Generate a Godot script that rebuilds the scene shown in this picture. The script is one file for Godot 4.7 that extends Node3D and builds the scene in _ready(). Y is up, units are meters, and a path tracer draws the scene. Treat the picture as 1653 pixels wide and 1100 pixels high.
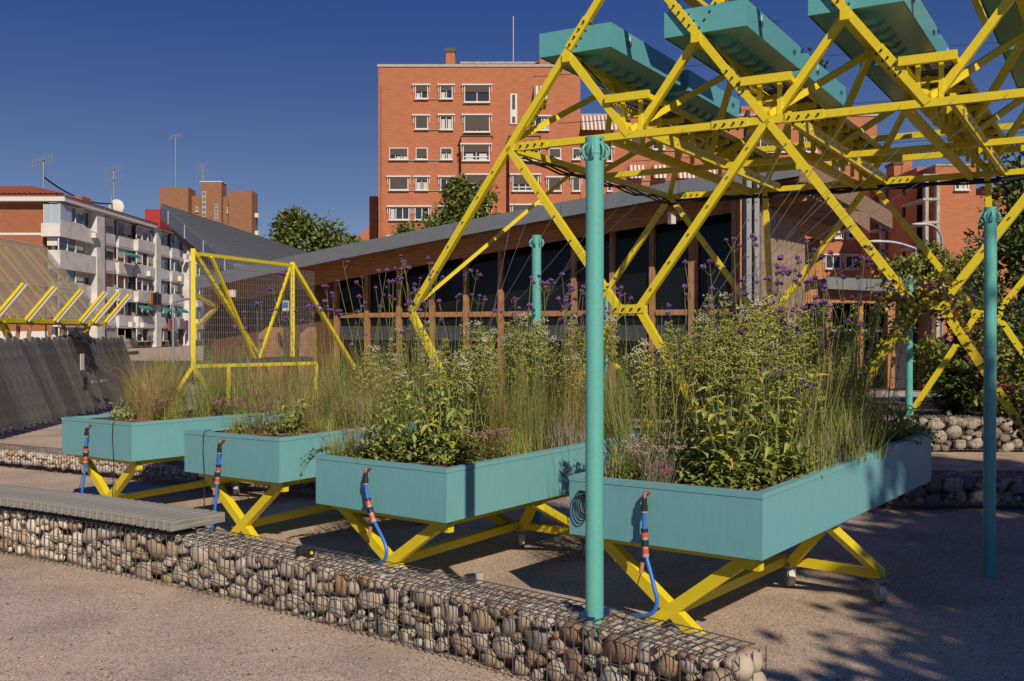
extends Node3D
# A garden of steel planters under a yellow space frame, a timber pavilion and brick blocks behind.
# x is right, y up, depth runs along -z; the camera stands at the origin, 1.55 m above the gravel.

const FOCAL := 1657.0
const EYE := 1.55
const HALF := 826.5
const SKYLINE := 538.0
var rng := RandomNumberGenerator.new()
var M := {}
var used_names := {}


class Mesher:
	var v := PackedVector3Array()
	var n := PackedVector3Array()
	var c := PackedColorArray()
	var uv := PackedVector2Array()
	var ix := PackedInt32Array()
	var tint := Color(1, 1, 1)

	func tri(a: Vector3, b: Vector3, d: Vector3, nn := Vector3.ZERO) -> void:
		var cr := (b - a).cross(d - a)
		if nn == Vector3.ZERO:
			nn = -cr.normalized()
		var i := v.size()
		v.append(a); v.append(b); v.append(d)
		n.append(nn); n.append(nn); n.append(nn)
		c.append(tint); c.append(tint); c.append(tint)
		uv.append(Vector2(0, 0)); uv.append(Vector2(1, 0)); uv.append(Vector2(1, 1))
		if cr.dot(nn) > 0.0:
			ix.append(i); ix.append(i + 2); ix.append(i + 1)
		else:
			ix.append(i); ix.append(i + 1); ix.append(i + 2)

	func quad(a: Vector3, b: Vector3, d: Vector3, e: Vector3, nn: Vector3) -> void:
		var i := v.size()
		v.append(a); v.append(b); v.append(d); v.append(e)
		for k in 4:
			n.append(nn); c.append(tint)
		uv.append(Vector2(0, 0)); uv.append(Vector2(1, 0)); uv.append(Vector2(1, 1)); uv.append(Vector2(0, 1))
		if (b - a).cross(d - a).dot(nn) > 0.0:
			for k in [0, 2, 1, 0, 3, 2]:
				ix.append(i + k)
		else:
			for k in [0, 1, 2, 0, 2, 3]:
				ix.append(i + k)

	func hexa(p: Array) -> void:
		# eight corners: four of one end in ring order, then the four of the other end
		var mid := Vector3.ZERO
		for q in p:
			mid += q
		mid /= 8.0
		for f in [[0, 1, 2, 3], [4, 5, 6, 7], [0, 1, 5, 4], [1, 2, 6, 5], [2, 3, 7, 6], [3, 0, 4, 7]]:
			var a: Vector3 = p[f[0]]
			var b: Vector3 = p[f[1]]
			var d: Vector3 = p[f[2]]
			var e: Vector3 = p[f[3]]
			var nn := (d - a).cross(e - b).normalized()
			if nn.dot((a + b + d + e) / 4.0 - mid) < 0.0:
				nn = -nn
			quad(a, b, d, e, nn)

	func box(at: Vector3, size: Vector3, basis := Basis()) -> void:
		var h := size * 0.5
		var x := basis.x * h.x
		var y := basis.y * h.y
		var z := basis.z * h.z
		hexa([at - x - y - z, at + x - y - z, at + x + y - z, at - x + y - z, at - x - y + z, at + x - y + z, at + x + y + z, at - x + y + z])

	func bevel_box(at: Vector3, size: Vector3, b: float, basis := Basis()) -> void:
		# a box whose long edges are cut by b
		var h := size * 0.5
		for ax in 3:
			for s in [-1.0, 1.0]:
				var u := (ax + 1) % 3
				var w := (ax + 2) % 3
				var q := []
				for k in [[-1, -1], [1, -1], [1, 1], [-1, 1]]:
					var p := Vector3.ZERO
					p[ax] = s * h[ax]
					p[u] = k[0] * (h[u] - b)
					p[w] = k[1] * (h[w] - b)
					q.append(at + basis * p)
				var nn := Vector3.ZERO
				nn[ax] = s
				quad(q[0], q[1], q[2], q[3], basis * nn)
		for ax in 3:
			var u := (ax + 1) % 3
			var w := (ax + 2) % 3
			for su in [-1.0, 1.0]:
				for sw in [-1.0, 1.0]:
					var q := []
					for e in [[-1, 0], [1, 0], [1, 1], [-1, 1]]:
						var p := Vector3.ZERO
						p[ax] = e[0] * (h[ax] - b)
						p[u] = su * (h[u] - (b if e[1] == 1 else 0.0))
						p[w] = sw * (h[w] - (0.0 if e[1] == 1 else b))
						q.append(at + basis * p)
					var nn := Vector3.ZERO
					nn[u] = su
					nn[w] = sw
					quad(q[0], q[1], q[2], q[3], (basis * nn).normalized())
		for sx in [-1.0, 1.0]:
			for sy in [-1.0, 1.0]:
				for sz in [-1.0, 1.0]:
					var s := Vector3(sx, sy, sz)
					var p1 := Vector3(h.x, h.y - b, h.z - b) * s
					var p2 := Vector3(h.x - b, h.y, h.z - b) * s
					var p3 := Vector3(h.x - b, h.y - b, h.z) * s
					tri(at + basis * p1, at + basis * p2, at + basis * p3, (basis * s).normalized())

	func bar(a: Vector3, b: Vector3, w: float, h: float, up := Vector3.UP) -> void:
		var d := (b - a).normalized()
		if absf(d.dot(up)) > 0.98:
			up = Vector3(0.3, 0, 1)
		var s := d.cross(up).normalized()
		var t := s.cross(d).normalized()
		box((a + b) * 0.5, Vector3(w, h, a.distance_to(b)), Basis(s, t, d))

	func tube(pts: Array, r: float, sides := 8, r2 := -1.0, caps := true) -> void:
		if r2 < 0.0:
			r2 = r
		var base := v.size()
		var up := Vector3(0.0123, 1, 0.0231)
		var count := pts.size()
		for k in count:
			var d: Vector3
			if k == 0:
				d = pts[1] - pts[0]
			elif k == count - 1:
				d = pts[k] - pts[k - 1]
			else:
				d = pts[k + 1] - pts[k - 1]
			d = d.normalized()
			if absf(d.dot(up)) > 0.97:
				up = Vector3(1, 0.011, 0.021)
			var s := d.cross(up).normalized()
			var t := s.cross(d).normalized()
			up = t
			var rr := lerpf(r, r2, float(k) / maxf(1.0, count - 1))
			for j in sides:
				var ang := TAU * j / sides
				var nn := s * cos(ang) + t * sin(ang)
				v.append(pts[k] + nn * rr)
				n.append(nn)
				c.append(tint)
				uv.append(Vector2(float(j) / sides, k))
		for k in count - 1:
			for j in sides:
				var a := base + k * sides + j
				var b := base + k * sides + (j + 1) % sides
				var e := a + sides
				var f := b + sides
				ix.append(a); ix.append(b); ix.append(e)
				ix.append(b); ix.append(f); ix.append(e)
		if caps and sides > 4:
			for q in [0, count - 1]:
				var d2: Vector3 = (pts[0] - pts[1]) if q == 0 else (pts[count - 1] - pts[count - 2])
				for j in range(1, sides - 1):
					tri(v[base + q * sides], v[base + q * sides + j], v[base + q * sides + j + 1], d2.normalized())

	func ball(at: Vector3, size: Vector3, rings := 6, segs := 8, bump := 0.0, seed_value := 0, basis := Basis()) -> void:
		var nz := FastNoiseLite.new()
		nz.seed = seed_value
		nz.frequency = 0.9
		var base := v.size()
		for i in rings + 1:
			var th := PI * i / rings
			for j in segs:
				var ph := TAU * j / segs
				var d := Vector3(sin(th) * cos(ph), cos(th), sin(th) * sin(ph))
				var rr := 1.0 + (bump * nz.get_noise_3dv(d * 1.2 + Vector3(seed_value, 0, 0)) * 2.0 if bump > 0.0 else 0.0)
				v.append(at + basis * (d * rr * size))
				n.append((basis * (d / size)).normalized())
				c.append(tint)
				uv.append(Vector2(float(j) / segs, float(i) / rings))
		for i in rings:
			for j in segs:
				var a := base + i * segs + j
				var b := base + i * segs + (j + 1) % segs
				if i > 0:
					ix.append(a); ix.append(a + segs); ix.append(b)
				if i < rings - 1:
					ix.append(b); ix.append(a + segs); ix.append(b + segs)

	func leaf(at: Vector3, dir: Vector3, up: Vector3, length: float, width: float, bend := 0.2) -> void:
		# a folded, pointed blade of four faces
		var s := dir.cross(up).normalized()
		var t := s.cross(dir).normalized()
		var m := at + dir * length * 0.45 + t * length * bend * 0.3
		var tip := at + dir * length - t * length * bend * 0.35
		var l := m + s * width * 0.5 + t * width * 0.16
		var r := m - s * width * 0.5 + t * width * 0.16
		tri(at, l, m); tri(at, m, r); tri(m, l, tip); tri(m, tip, r)

	func card(at: Vector3, dir: Vector3, up: Vector3, length: float, width: float) -> void:
		var s := dir.cross(up).normalized() * width * 0.5
		var m := at + dir * length * 0.5
		var tip := at + dir * length
		var nn := dir.cross(s).normalized()
		var i := v.size()
		v.append(at); v.append(m + s); v.append(tip); v.append(m - s)
		for k in 4:
			n.append(nn); c.append(tint)
		uv.append(Vector2(0, 0)); uv.append(Vector2(1, 0)); uv.append(Vector2(1, 1)); uv.append(Vector2(0, 1))
		for k in [0, 1, 2, 0, 2, 3]:
			ix.append(i + k)

	func blade(at: Vector3, lean: Vector3, height: float, width: float, droop: float, segs := 4) -> void:
		var s := lean.cross(Vector3.UP).normalized()
		if s.length() < 0.5:
			s = Vector3(1, 0, 0)
		s *= width * 0.5
		var prev := at
		var i0 := v.size()
		for k in segs + 1:
			var q := float(k) / segs
			var p := at + Vector3.UP * height * (q - droop * q * q * 0.5) + lean * height * (q * 0.45 + droop * q * q)
			var ws := s * (1.0 - 0.9 * q)
			var nn := s.cross(p - prev if k > 0 else Vector3.UP).normalized()
			v.append(p + ws); v.append(p - ws)
			n.append(nn); n.append(nn)
			c.append(tint); c.append(tint)
			uv.append(Vector2(0, q)); uv.append(Vector2(1, q))
			if k > 0:
				var a := i0 + k * 2
				ix.append(a - 2); ix.append(a - 1); ix.append(a)
				ix.append(a - 1); ix.append(a + 1); ix.append(a)
			prev = p

	func mesh() -> ArrayMesh:
		var arr := []
		arr.resize(Mesh.ARRAY_MAX)
		arr[Mesh.ARRAY_VERTEX] = v
		arr[Mesh.ARRAY_NORMAL] = n
		arr[Mesh.ARRAY_COLOR] = c
		arr[Mesh.ARRAY_TEX_UV] = uv
		arr[Mesh.ARRAY_INDEX] = ix
		var m := ArrayMesh.new()
		m.add_surface_from_arrays(Mesh.PRIMITIVE_TRIANGLES, arr)
		return m


# ---------- helpers ----------
func W(x: float, h: float, d: float) -> Vector3:
	return Vector3(x, h, -d)


func spot(px: float, py: float, d: float) -> Vector3:
	# the point at depth d that the photograph shows at (px, py)
	return Vector3((px - HALF) / FOCAL * d, EYE - (py - SKYLINE) / FOCAL * d, -d)


func numbered(called: String) -> String:
	if not used_names.has(called):
		used_names[called] = 0
		return called
	used_names[called] += 1
	return "%s_%03d" % [called, used_names[called]]


func thing(called: String, label: String, category: String, at := Vector3.ZERO, turn := 0.0, group := "") -> Node3D:
	var o := Node3D.new()
	o.name = numbered(called)
	add_child(o)
	o.position = at
	o.rotation.y = turn
	tag(o, label, category, group)
	return o


func tag(o: Node, label: String, category := "", group := "", kind := "") -> void:
	if label: o.set_meta("label", label)
	if category: o.set_meta("category", category)
	if group: o.set_meta("group", group)
	if kind: o.set_meta("kind", kind)


func part(called: String, m: Variant, mat: Material, parent: Node, at := Vector3.ZERO) -> MeshInstance3D:
	var o := MeshInstance3D.new()
	o.mesh = m.mesh() if m is Mesher else m
	o.material_override = mat
	o.name = called if parent != self else numbered(called)
	parent.add_child(o, true)
	o.position = at
	return o


func bar_part(called: String, a: Vector3, b: Vector3, w: float, h: float, mat: Material, parent: Node, up := Vector3.UP) -> MeshInstance3D:
	var m := Mesher.new()
	m.bar(a, b, w, h, up)
	return part(called, m, mat, parent)


func box_part(called: String, at: Vector3, size: Vector3, mat: Material, parent: Node, basis := Basis(), bev := 0.0) -> MeshInstance3D:
	var m := Mesher.new()
	if bev > 0.0:
		m.bevel_box(at, size, bev, basis)
	else:
		m.box(at, size, basis)
	return part(called, m, mat, parent)


func tube_part(called: String, pts: Array, r: float, mat: Material, parent: Node, sides := 8) -> MeshInstance3D:
	var m := Mesher.new()
	m.tube(pts, r, sides)
	return part(called, m, mat, parent)


func struct(called: String, m: Variant, mat: Material) -> MeshInstance3D:
	var o := part(called, m, mat, self)
	o.set_meta("kind", "structure")
	return o


func lin(r: float, g: float, b: float) -> Color:
	return Color(r, g, b).linear_to_srgb()


func noise(kind: int, freq: float, octaves := 4, seed_value := 1) -> FastNoiseLite:
	var z := FastNoiseLite.new()
	z.noise_type = kind
	z.frequency = freq
	z.fractal_octaves = octaves
	z.seed = seed_value
	return z


func tex(z: FastNoiseLite, cols: Array, size := 512, normal := 0.0, offs: Array = []) -> NoiseTexture2D:
	var t := NoiseTexture2D.new()
	t.width = size
	t.height = size
	t.seamless = true
	t.noise = z
	if normal > 0.0:
		t.as_normal_map = true
		t.bump_strength = normal
	elif cols.size() > 0:
		var g := Gradient.new()
		var o := PackedFloat32Array()
		var p := PackedColorArray()
		for i in cols.size():
			o.append(offs[i] if offs.size() > 0 else float(i) / (cols.size() - 1))
			p.append(cols[i])
		g.offsets = o
		g.colors = p
		t.color_ramp = g
	return t


func mat(col: Color, rough := 0.7, metal := 0.0) -> StandardMaterial3D:
	var m := StandardMaterial3D.new()
	m.albedo_color = col
	m.roughness = rough
	m.metallic = metal
	return m


func grained(m: StandardMaterial3D, albedo: Texture2D, normal: Texture2D, scale: Vector3, depth := 0.6, world := false) -> StandardMaterial3D:
	m.uv1_triplanar = true
	m.uv1_world_triplanar = world
	m.uv1_scale = scale
	if albedo:
		m.albedo_texture = albedo
	if normal:
		m.normal_enabled = true
		m.normal_texture = normal
		m.normal_scale = depth
	return m


func vertex_mat(rough := 0.7, back := Color.BLACK) -> StandardMaterial3D:
	var m := StandardMaterial3D.new()
	m.vertex_color_use_as_albedo = true
	m.roughness = rough
	m.cull_mode = BaseMaterial3D.CULL_DISABLED
	if back != Color.BLACK:
		m.backlight_enabled = true
		m.backlight = back
	return m


func grey(a: float) -> Color:
	return Color(a, a, a)


func make_materials() -> void:
	var speck := tex(noise(FastNoiseLite.TYPE_SIMPLEX_SMOOTH, 0.02, 4, 3), [grey(0.94), grey(1.0)], 512)
	var fine_bump := tex(noise(FastNoiseLite.TYPE_SIMPLEX, 0.06, 3, 5), [], 512, 4.0)
	var streak := tex(noise(FastNoiseLite.TYPE_SIMPLEX_SMOOTH, 0.012, 5, 9), [grey(0.62), grey(0.85), grey(1.0)], 512)
	var faint := tex(noise(FastNoiseLite.TYPE_SIMPLEX_SMOOTH, 0.02, 5, 13), [grey(0.93), grey(0.985), grey(1.0)], 512)
	var rough_tex := tex(noise(FastNoiseLite.TYPE_SIMPLEX, 0.03, 5, 21), [grey(0.6), grey(0.85), grey(1.0)], 512)
	# gravel: one tone per grain
	var cell := noise(FastNoiseLite.TYPE_CELLULAR, 0.20, 1, 11)
	cell.fractal_type = FastNoiseLite.FRACTAL_NONE
	cell.cellular_return_type = FastNoiseLite.RETURN_CELL_VALUE
	cell.cellular_jitter = 1.0
	var gravel_col := tex(cell, [lin(0.22, 0.155, 0.11), lin(0.48, 0.36, 0.275), lin(0.56, 0.425, 0.335), lin(0.60, 0.475, 0.385), lin(0.75, 0.66, 0.57)], 1024, 0.0, [0.0, 0.22, 0.5, 0.78, 1.0])
	var cell2 := noise(FastNoiseLite.TYPE_CELLULAR, 0.20, 1, 11)
	cell2.fractal_type = FastNoiseLite.FRACTAL_NONE
	cell2.cellular_return_type = FastNoiseLite.RETURN_DISTANCE
	cell2.cellular_jitter = 1.0
	var gravel_bump := tex(cell2, [], 1024, 5.0)
	var blotch := tex(noise(FastNoiseLite.TYPE_SIMPLEX_SMOOTH, 0.008, 5, 31), [grey(0.84), grey(0.95), grey(1.0)], 512)
	var g := grained(mat(lin(1.0, 1.0, 1.0), 0.95), gravel_col, gravel_bump, Vector3.ONE * 0.70, 0.8, true)
	g.detail_enabled = true
	g.detail_albedo = blotch
	g.detail_blend_mode = BaseMaterial3D.BLEND_MODE_MUL
	g.detail_uv_layer = BaseMaterial3D.DETAIL_UV_2
	g.uv2_triplanar = true
	g.uv2_world_triplanar = true
	g.uv2_scale = Vector3.ONE * 0.23
	M.gravel = g
	M.planter = grained(mat(lin(0.155, 0.395, 0.430), 0.38), faint, fine_bump, Vector3(4.0, 0.5, 4.0), 0.03)
	M.planter_rim = grained(mat(lin(0.165, 0.405, 0.440), 0.40), speck, fine_bump, Vector3.ONE * 2.0, 0.08)
	M.post = grained(mat(lin(0.115, 0.430, 0.385), 0.38), speck, fine_bump, Vector3.ONE * 3.0, 0.10)
	M.high_box = grained(mat(lin(0.115, 0.385, 0.400), 0.28), speck, null, Vector3.ONE * 1.1)
	M.yellow = grained(mat(lin(0.72, 0.59, 0.022), 0.38), speck, null, Vector3.ONE * 1.7)
	M.bolt = mat(lin(0.03, 0.03, 0.03), 0.5, 0.4)
	M.grating = mat(lin(0.10, 0.10, 0.105), 0.5, 0.3)
	M.cable = mat(lin(0.016, 0.016, 0.018), 0.5)
	M.steel = mat(lin(0.16, 0.165, 0.17), 0.5, 0.5)
	M.wire = mat(lin(0.13, 0.135, 0.14), 0.5, 0.5)
	M.galvanized = grained(mat(lin(0.33, 0.35, 0.37), 0.5, 0.5), speck, null, Vector3.ONE * 3.0)
	M.bench = grained(mat(lin(0.345, 0.34, 0.32), 0.85), streak, fine_bump, Vector3(0.6, 7.0, 7.0), 0.25)
	M.soil = grained(mat(lin(0.17, 0.085, 0.055), 0.95), rough_tex, fine_bump, Vector3.ONE * 4.0, 1.5)
	M.bark = grained(mat(lin(0.14, 0.10, 0.075), 0.9), rough_tex, fine_bump, Vector3(3, 0.8, 3), 1.5)
	M.stones = []
	for q in [[0.50, 0.425, 0.335], [0.55, 0.48, 0.39], [0.44, 0.345, 0.245], [0.30, 0.26, 0.225], [0.44, 0.28, 0.145], [0.47, 0.34, 0.21], [0.33, 0.21, 0.15], [0.60, 0.535, 0.45]]:
		M.stones.append(grained(mat(lin(q[0], q[1], q[2]), 0.85), rough_tex, fine_bump, Vector3.ONE * 0.8, 1.0))
	M.stone_fill = vertex_mat(0.9)
	M.wood = grained(mat(lin(0.56, 0.245, 0.075), 0.6), streak, null, Vector3(0.35, 3.0, 3.0))
	M.wood_post = grained(mat(lin(0.48, 0.25, 0.12), 0.65), streak, null, Vector3(4.0, 0.5, 4.0))
	M.board = grained(mat(lin(0.46, 0.33, 0.24), 0.75), streak, null, Vector3(5.0, 0.4, 5.0))
	M.plywood = grained(mat(lin(0.38, 0.25, 0.16), 0.7), streak, null, Vector3(1.0, 2.5, 2.5))
	M.dark_wood = grained(mat(lin(0.17, 0.078, 0.042), 0.65), streak, null, Vector3(5.0, 0.5, 5.0))
	M.zinc = grained(mat(lin(0.20, 0.225, 0.255), 0.5, 0.35), speck, null, Vector3.ONE * 0.5)
	M.zinc_roof = grained(mat(lin(0.135, 0.145, 0.165), 0.5, 0.3), speck, null, Vector3.ONE * 0.4)
	M.black_glass = mat(lin(0.008, 0.009, 0.010), 0.06)
	M.black_glass.metallic_specular = 0.3
	M.dull_black = mat(lin(0.012, 0.012, 0.013), 0.7)
	M.grey_panel = mat(lin(0.045, 0.052, 0.060), 0.5)
	M.fence = []
	for q in [0.125, 0.165, 0.205]:
		M.fence.append(grained(mat(lin(q, q * 1.05, q * 1.12), 0.8), streak, null, Vector3(4.0, 0.6, 4.0)))
	var brick_rows := tex(noise(FastNoiseLite.TYPE_SIMPLEX, 0.05, 3, 17), [grey(0.78), grey(0.92), grey(1.0)], 512)
	M.brick = grained(mat(lin(0.475, 0.173, 0.086), 0.85), brick_rows, null, Vector3(0.025, 0.55, 0.025), 0.6, true)
	M.brick_brown = grained(mat(lin(0.31, 0.150, 0.080), 0.85), brick_rows, null, Vector3(0.025, 0.45, 0.025), 0.6, true)
	M.brick_gable = grained(mat(lin(0.36, 0.135, 0.065), 0.85), brick_rows, null, Vector3(0.03, 0.5, 0.03), 0.6, true)
	M.tile = grained(mat(lin(0.34, 0.095, 0.045), 0.8), brick_rows, null, Vector3(0.8, 0.3, 0.1), 0.6, true)
	M.white = grained(mat(lin(0.66, 0.66, 0.655), 0.8), blotch, null, Vector3.ONE * 0.13, 0.5, true)
	M.white_trim = mat(lin(0.60, 0.60, 0.59), 0.6)
	M.concrete = grained(mat(lin(0.42, 0.39, 0.35), 0.9), blotch, null, Vector3.ONE * 0.3, 0.5, true)
	M.pane = mat(lin(0.035, 0.045, 0.06), 0.08)
	M.blind = mat(lin(0.060, 0.047, 0.042), 0.7)
	M.blind_beige = mat(lin(0.40, 0.38, 0.33), 0.7)
	M.blind_grey = mat(lin(0.16, 0.17, 0.185), 0.7)
	M.blind_white = mat(lin(0.50, 0.50, 0.50), 0.7)
	M.blue_glass = mat(lin(0.34, 0.42, 0.52), 0.25)
	M.curtain = mat(lin(0.50, 0.50, 0.50), 0.9)
	M.awning_dark = mat(lin(0.26, 0.13, 0.11), 0.85)
	M.awning_light = mat(lin(0.62, 0.58, 0.53), 0.85)
	M.awning_green = mat(lin(0.03, 0.22, 0.18), 0.85)
	M.red_brick = mat(lin(0.33, 0.03, 0.03), 0.8)
	M.hose = mat(lin(0.03, 0.16, 0.62), 0.35)
	M.navy = mat(lin(0.012, 0.03, 0.10), 0.5)
	M.hose_red = mat(lin(0.62, 0.07, 0.03), 0.4)
	M.hose_grey = mat(lin(0.30, 0.30, 0.30), 0.5)
	M.brass = mat(lin(0.30, 0.13, 0.07), 0.5, 0.3)
	M.clay = mat(lin(0.45, 0.20, 0.12), 0.8)
	M.drip = mat(lin(0.17, 0.065, 0.045), 0.6)
	M.caster = mat(lin(0.50, 0.49, 0.47), 0.6)
	var poly := mat(Color(lin(0.24, 0.21, 0.18), 0.26), 0.25)
	poly.transparency = BaseMaterial3D.TRANSPARENCY_ALPHA
	poly.cull_mode = BaseMaterial3D.CULL_DISABLED
	M.poly = poly
	M.tube_white = mat(lin(0.52, 0.52, 0.49), 0.5)
	M.stem = vertex_mat(0.7)
	M.leafy = vertex_mat(0.55, Color(0.35, 0.40, 0.10))
	M.petal = vertex_mat(0.6, Color(0.2, 0.15, 0.25))
	M.leaf_plain = []
	for q in [[0.24, 0.29, 0.06], [0.30, 0.335, 0.075], [0.20, 0.26, 0.08], [0.36, 0.36, 0.06], [0.60, 0.40, 0.02]]:
		var lm := mat(lin(q[0], q[1], q[2]), 0.5)
		lm.cull_mode = BaseMaterial3D.CULL_DISABLED
		lm.backlight_enabled = true
		lm.backlight = Color(0.35, 0.40, 0.10)
		M.leaf_plain.append(lm)
	M.path = grained(mat(lin(0.50, 0.46, 0.42), 0.9), blotch, null, Vector3.ONE * 0.5, 0.5, true)
	M.mulch = grained(mat(lin(0.20, 0.11, 0.08), 0.95), rough_tex, fine_bump, Vector3.ONE * 2.0, 1.5, true)
	M.car_paint = mat(lin(0.40, 0.41, 0.43), 0.25, 0.3)
	M.car_white = mat(lin(0.62, 0.63, 0.64), 0.25)
	M.rubber = mat(lin(0.02, 0.02, 0.02), 0.8)
	M.asphalt = mat(lin(0.06, 0.06, 0.062), 0.9)


func _ready() -> void:
	# camera
	var cam := Camera3D.new()
	cam.name = "camera"
	cam.keep_aspect = Camera3D.KEEP_HEIGHT
	cam.fov = rad_to_deg(2.0 * atan(550.0 / FOCAL))
	cam.position = Vector3(0, EYE, 0)
	cam.rotation.x = -atan((550.0 - SKYLINE) / FOCAL)
	cam.near = 0.05
	cam.far = 1500.0
	add_child(cam)
	cam.current = true
	# sky and exposure
	var sm := ProceduralSkyMaterial.new()
	sm.sky_top_color = Color(0.060, 0.222, 0.495)
	sm.sky_horizon_color = Color(0.600, 0.708, 0.835)
	sm.sky_curve = 0.0857
	sm.ground_horizon_color = Color(0.45, 0.43, 0.42)
	sm.ground_bottom_color = Color(0.32, 0.29, 0.27)
	sm.sun_angle_max = 1.0
	var sky := Sky.new()
	sky.sky_material = sm
	var env := Environment.new()
	env.background_mode = Environment.BG_SKY
	env.sky = sky
	env.tonemap_mode = Environment.TONE_MAPPER_LINEAR
	env.tonemap_exposure = 1.04
	env.sdfgi_enabled = true
	env.ssao_enabled = true
	env.ssil_enabled = true
	var we := WorldEnvironment.new()
	we.name = "environment"
	we.environment = env
	add_child(we)
	# sun: behind the camera, a little to the right
	var sun := DirectionalLight3D.new()
	sun.name = "sun"
	sun.light_energy = 1.45
	sun.light_color = Color(1.0, 0.93, 0.83)
	sun.light_angular_distance = 0.5
	sun.shadow_enabled = true
	add_child(sun)
	var towards := Vector3(-sin(0.31) * cos(0.61), -sin(0.61), -cos(0.31) * cos(0.61))
	sun.look_at_from_position(Vector3.ZERO, towards)

	make_materials()
	rng.seed = 20240611
	# large structure
	build_ground()
	build_blocks()
	build_pavilion()
	build_truss()
	build_fence_and_awning()
	build_gabions()
	# objects
	build_planters()
	build_posts()
	build_cage()
	build_street()
	# greenery and small details
	build_trees()
	build_planting()
	build_details()


# ---------- ground, gabions, bench ----------
const LOW := -0.06
var stone_meshes := []


func sheet(called: String, x0: float, x1: float, d0: float, d1: float, h: float, m: Material) -> MeshInstance3D:
	var s := Mesher.new()
	s.quad(W(x0, h, d0), W(x1, h, d0), W(x1, h, d1), W(x0, h, d1), Vector3.UP)
	return struct(called, s, m)


func build_ground() -> void:
	# the garden lies a little below the forecourt in front of the gabion
	sheet("ground", -600, 600, -200, 900, LOW, M.gravel)
	sheet("road", -300, 300, 34.0, 60.0, LOW + 0.004, M.asphalt)
	var t := Mesher.new()
	t.box(W(8.2, 0.115, 10.62), Vector3(9.9, 0.23, 1.5))
	struct("terrace", t, M.gravel)
	var b := Mesher.new()
	b.box(W(9.0, 0.27, 15.2), Vector3(9.6, 0.54, 7.0))
	struct("planting_bed", b, M.mulch)
	var p := Mesher.new()
	p.box(W(6.5, 0.275, 16.6), Vector3(3.0, 0.56, 2.2))
	struct("path", p, M.path)
	# loose stones lying on the gravel
	var mm := MultiMesh.new()
	mm.transform_format = MultiMesh.TRANSFORM_3D
	mm.use_colors = true
	var pm := Mesher.new()
	pm.ball(Vector3.ZERO, Vector3(0.5, 0.32, 0.4), 4, 6, 0.25, 5)
	mm.mesh = pm.mesh()
	mm.instance_count = 9000
	for i in 9000:
		var d := 3.6 + 6.5 * pow(rng.randf(), 1.6)
		var x := rng.randf_range(-0.52, 0.52) * d
		var s := 0.004 + 0.012 * pow(rng.randf(), 3.5)
		mm.set_instance_transform(i, Transform3D(Basis(Vector3.UP, rng.randf() * TAU).scaled(Vector3.ONE * s), W(x, s * 0.2 + (LOW if x > 0.85 or d > 4.65 - 0.8 * (x - 0.06) else 0.0), d)))
		var k := rng.randf_range(0.5, 1.15)
		mm.set_instance_color(i, Color(0.46 * k, 0.35 * k, 0.28 * k))
	var mi := MultiMeshInstance3D.new()
	mi.multimesh = mm
	mi.material_override = vertex_mat(0.95)
	mi.name = "loose_gravel"
	add_child(mi)
	tag(mi, "loose pinkish pebbles scattered over the gravel ground", "gravel", "", "stuff")


func rock(m: Mesher, k: int) -> void:
	# a cobble: a ball cut by random planes, a few left rounder
	var r := RandomNumberGenerator.new()
	r.seed = 900 + k
	var cuts := []
	for j in 11 + (15 if k % 3 == 0 else 0):
		cuts.append([Vector3(r.randfn(), r.randfn(), r.randfn()).normalized(), r.randf_range(0.30, 0.46) if k % 3 != 0 else r.randf_range(0.40, 0.50)])
	var rings := 8
	var segs := 11
	var pts := []
	for i in rings + 1:
		var row := []
		for j in segs:
			var th := PI * i / rings
			var ph := TAU * j / segs
			var d := Vector3(sin(th) * cos(ph), cos(th), sin(th) * sin(ph))
			var best := 0.54
			for c in cuts:
				var q: float = d.dot(c[0])
				if q > 0.2:
					best = minf(best, (c[1] as float) / q)
			row.append(d * best)
		pts.append(row)
	var base := m.v.size()
	for i in rings + 1:
		for j in segs:
			var a: Vector3 = pts[clampi(i - 1, 0, rings)][j]
			var b: Vector3 = pts[clampi(i + 1, 0, rings)][j]
			var c: Vector3 = pts[i][(j + segs - 1) % segs]
			var e: Vector3 = pts[i][(j + 1) % segs]
			var p: Vector3 = pts[i][j]
			var nn := (b - a).cross(e - c).normalized()
			if i == 0 or i == rings or nn.length() < 0.5:
				nn = p.normalized()
			if nn.dot(p) < 0.0:
				nn = -nn
			m.v.append(p); m.n.append(nn); m.c.append(Color(1, 1, 1)); m.uv.append(Vector2(0, 0))
	for i in rings:
		for j in segs:
			var a := base + i * segs + j
			var b := base + i * segs + (j + 1) % segs
			if i > 0:
				m.ix.append(a); m.ix.append(a + segs); m.ix.append(b)
			if i < rings - 1:
				m.ix.append(b); m.ix.append(a + segs); m.ix.append(b + segs)


func line_at(pts: Array, s: float) -> Array:
	# position and direction at arc length s along (x, depth) points
	var left := s
	for i in pts.size() - 1:
		var a: Vector2 = pts[i]
		var b: Vector2 = pts[i + 1]
		var l := a.distance_to(b)
		if left <= l or i == pts.size() - 2:
			return [a + (b - a) / l * left, (b - a) / l]
		left -= l
	return [pts[0], Vector2(1, 0)]


func line_length(pts: Array) -> float:
	var l := 0.0
	for i in pts.size() - 1:
		l += (pts[i] as Vector2).distance_to(pts[i + 1])
	return l


func smooth_line(pts: Array) -> Array:
	var out := []
	for i in pts.size() - 1:
		var p0: Vector2 = pts[maxi(i - 1, 0)]
		var p1: Vector2 = pts[i]
		var p2: Vector2 = pts[i + 1]
		var p3: Vector2 = pts[mini(i + 2, pts.size() - 1)]
		for k in 4:
			out.append(p1.cubic_interpolate(p2, p0, p3, k / 4.0))
	out.append(pts[-1])
	return out


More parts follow.
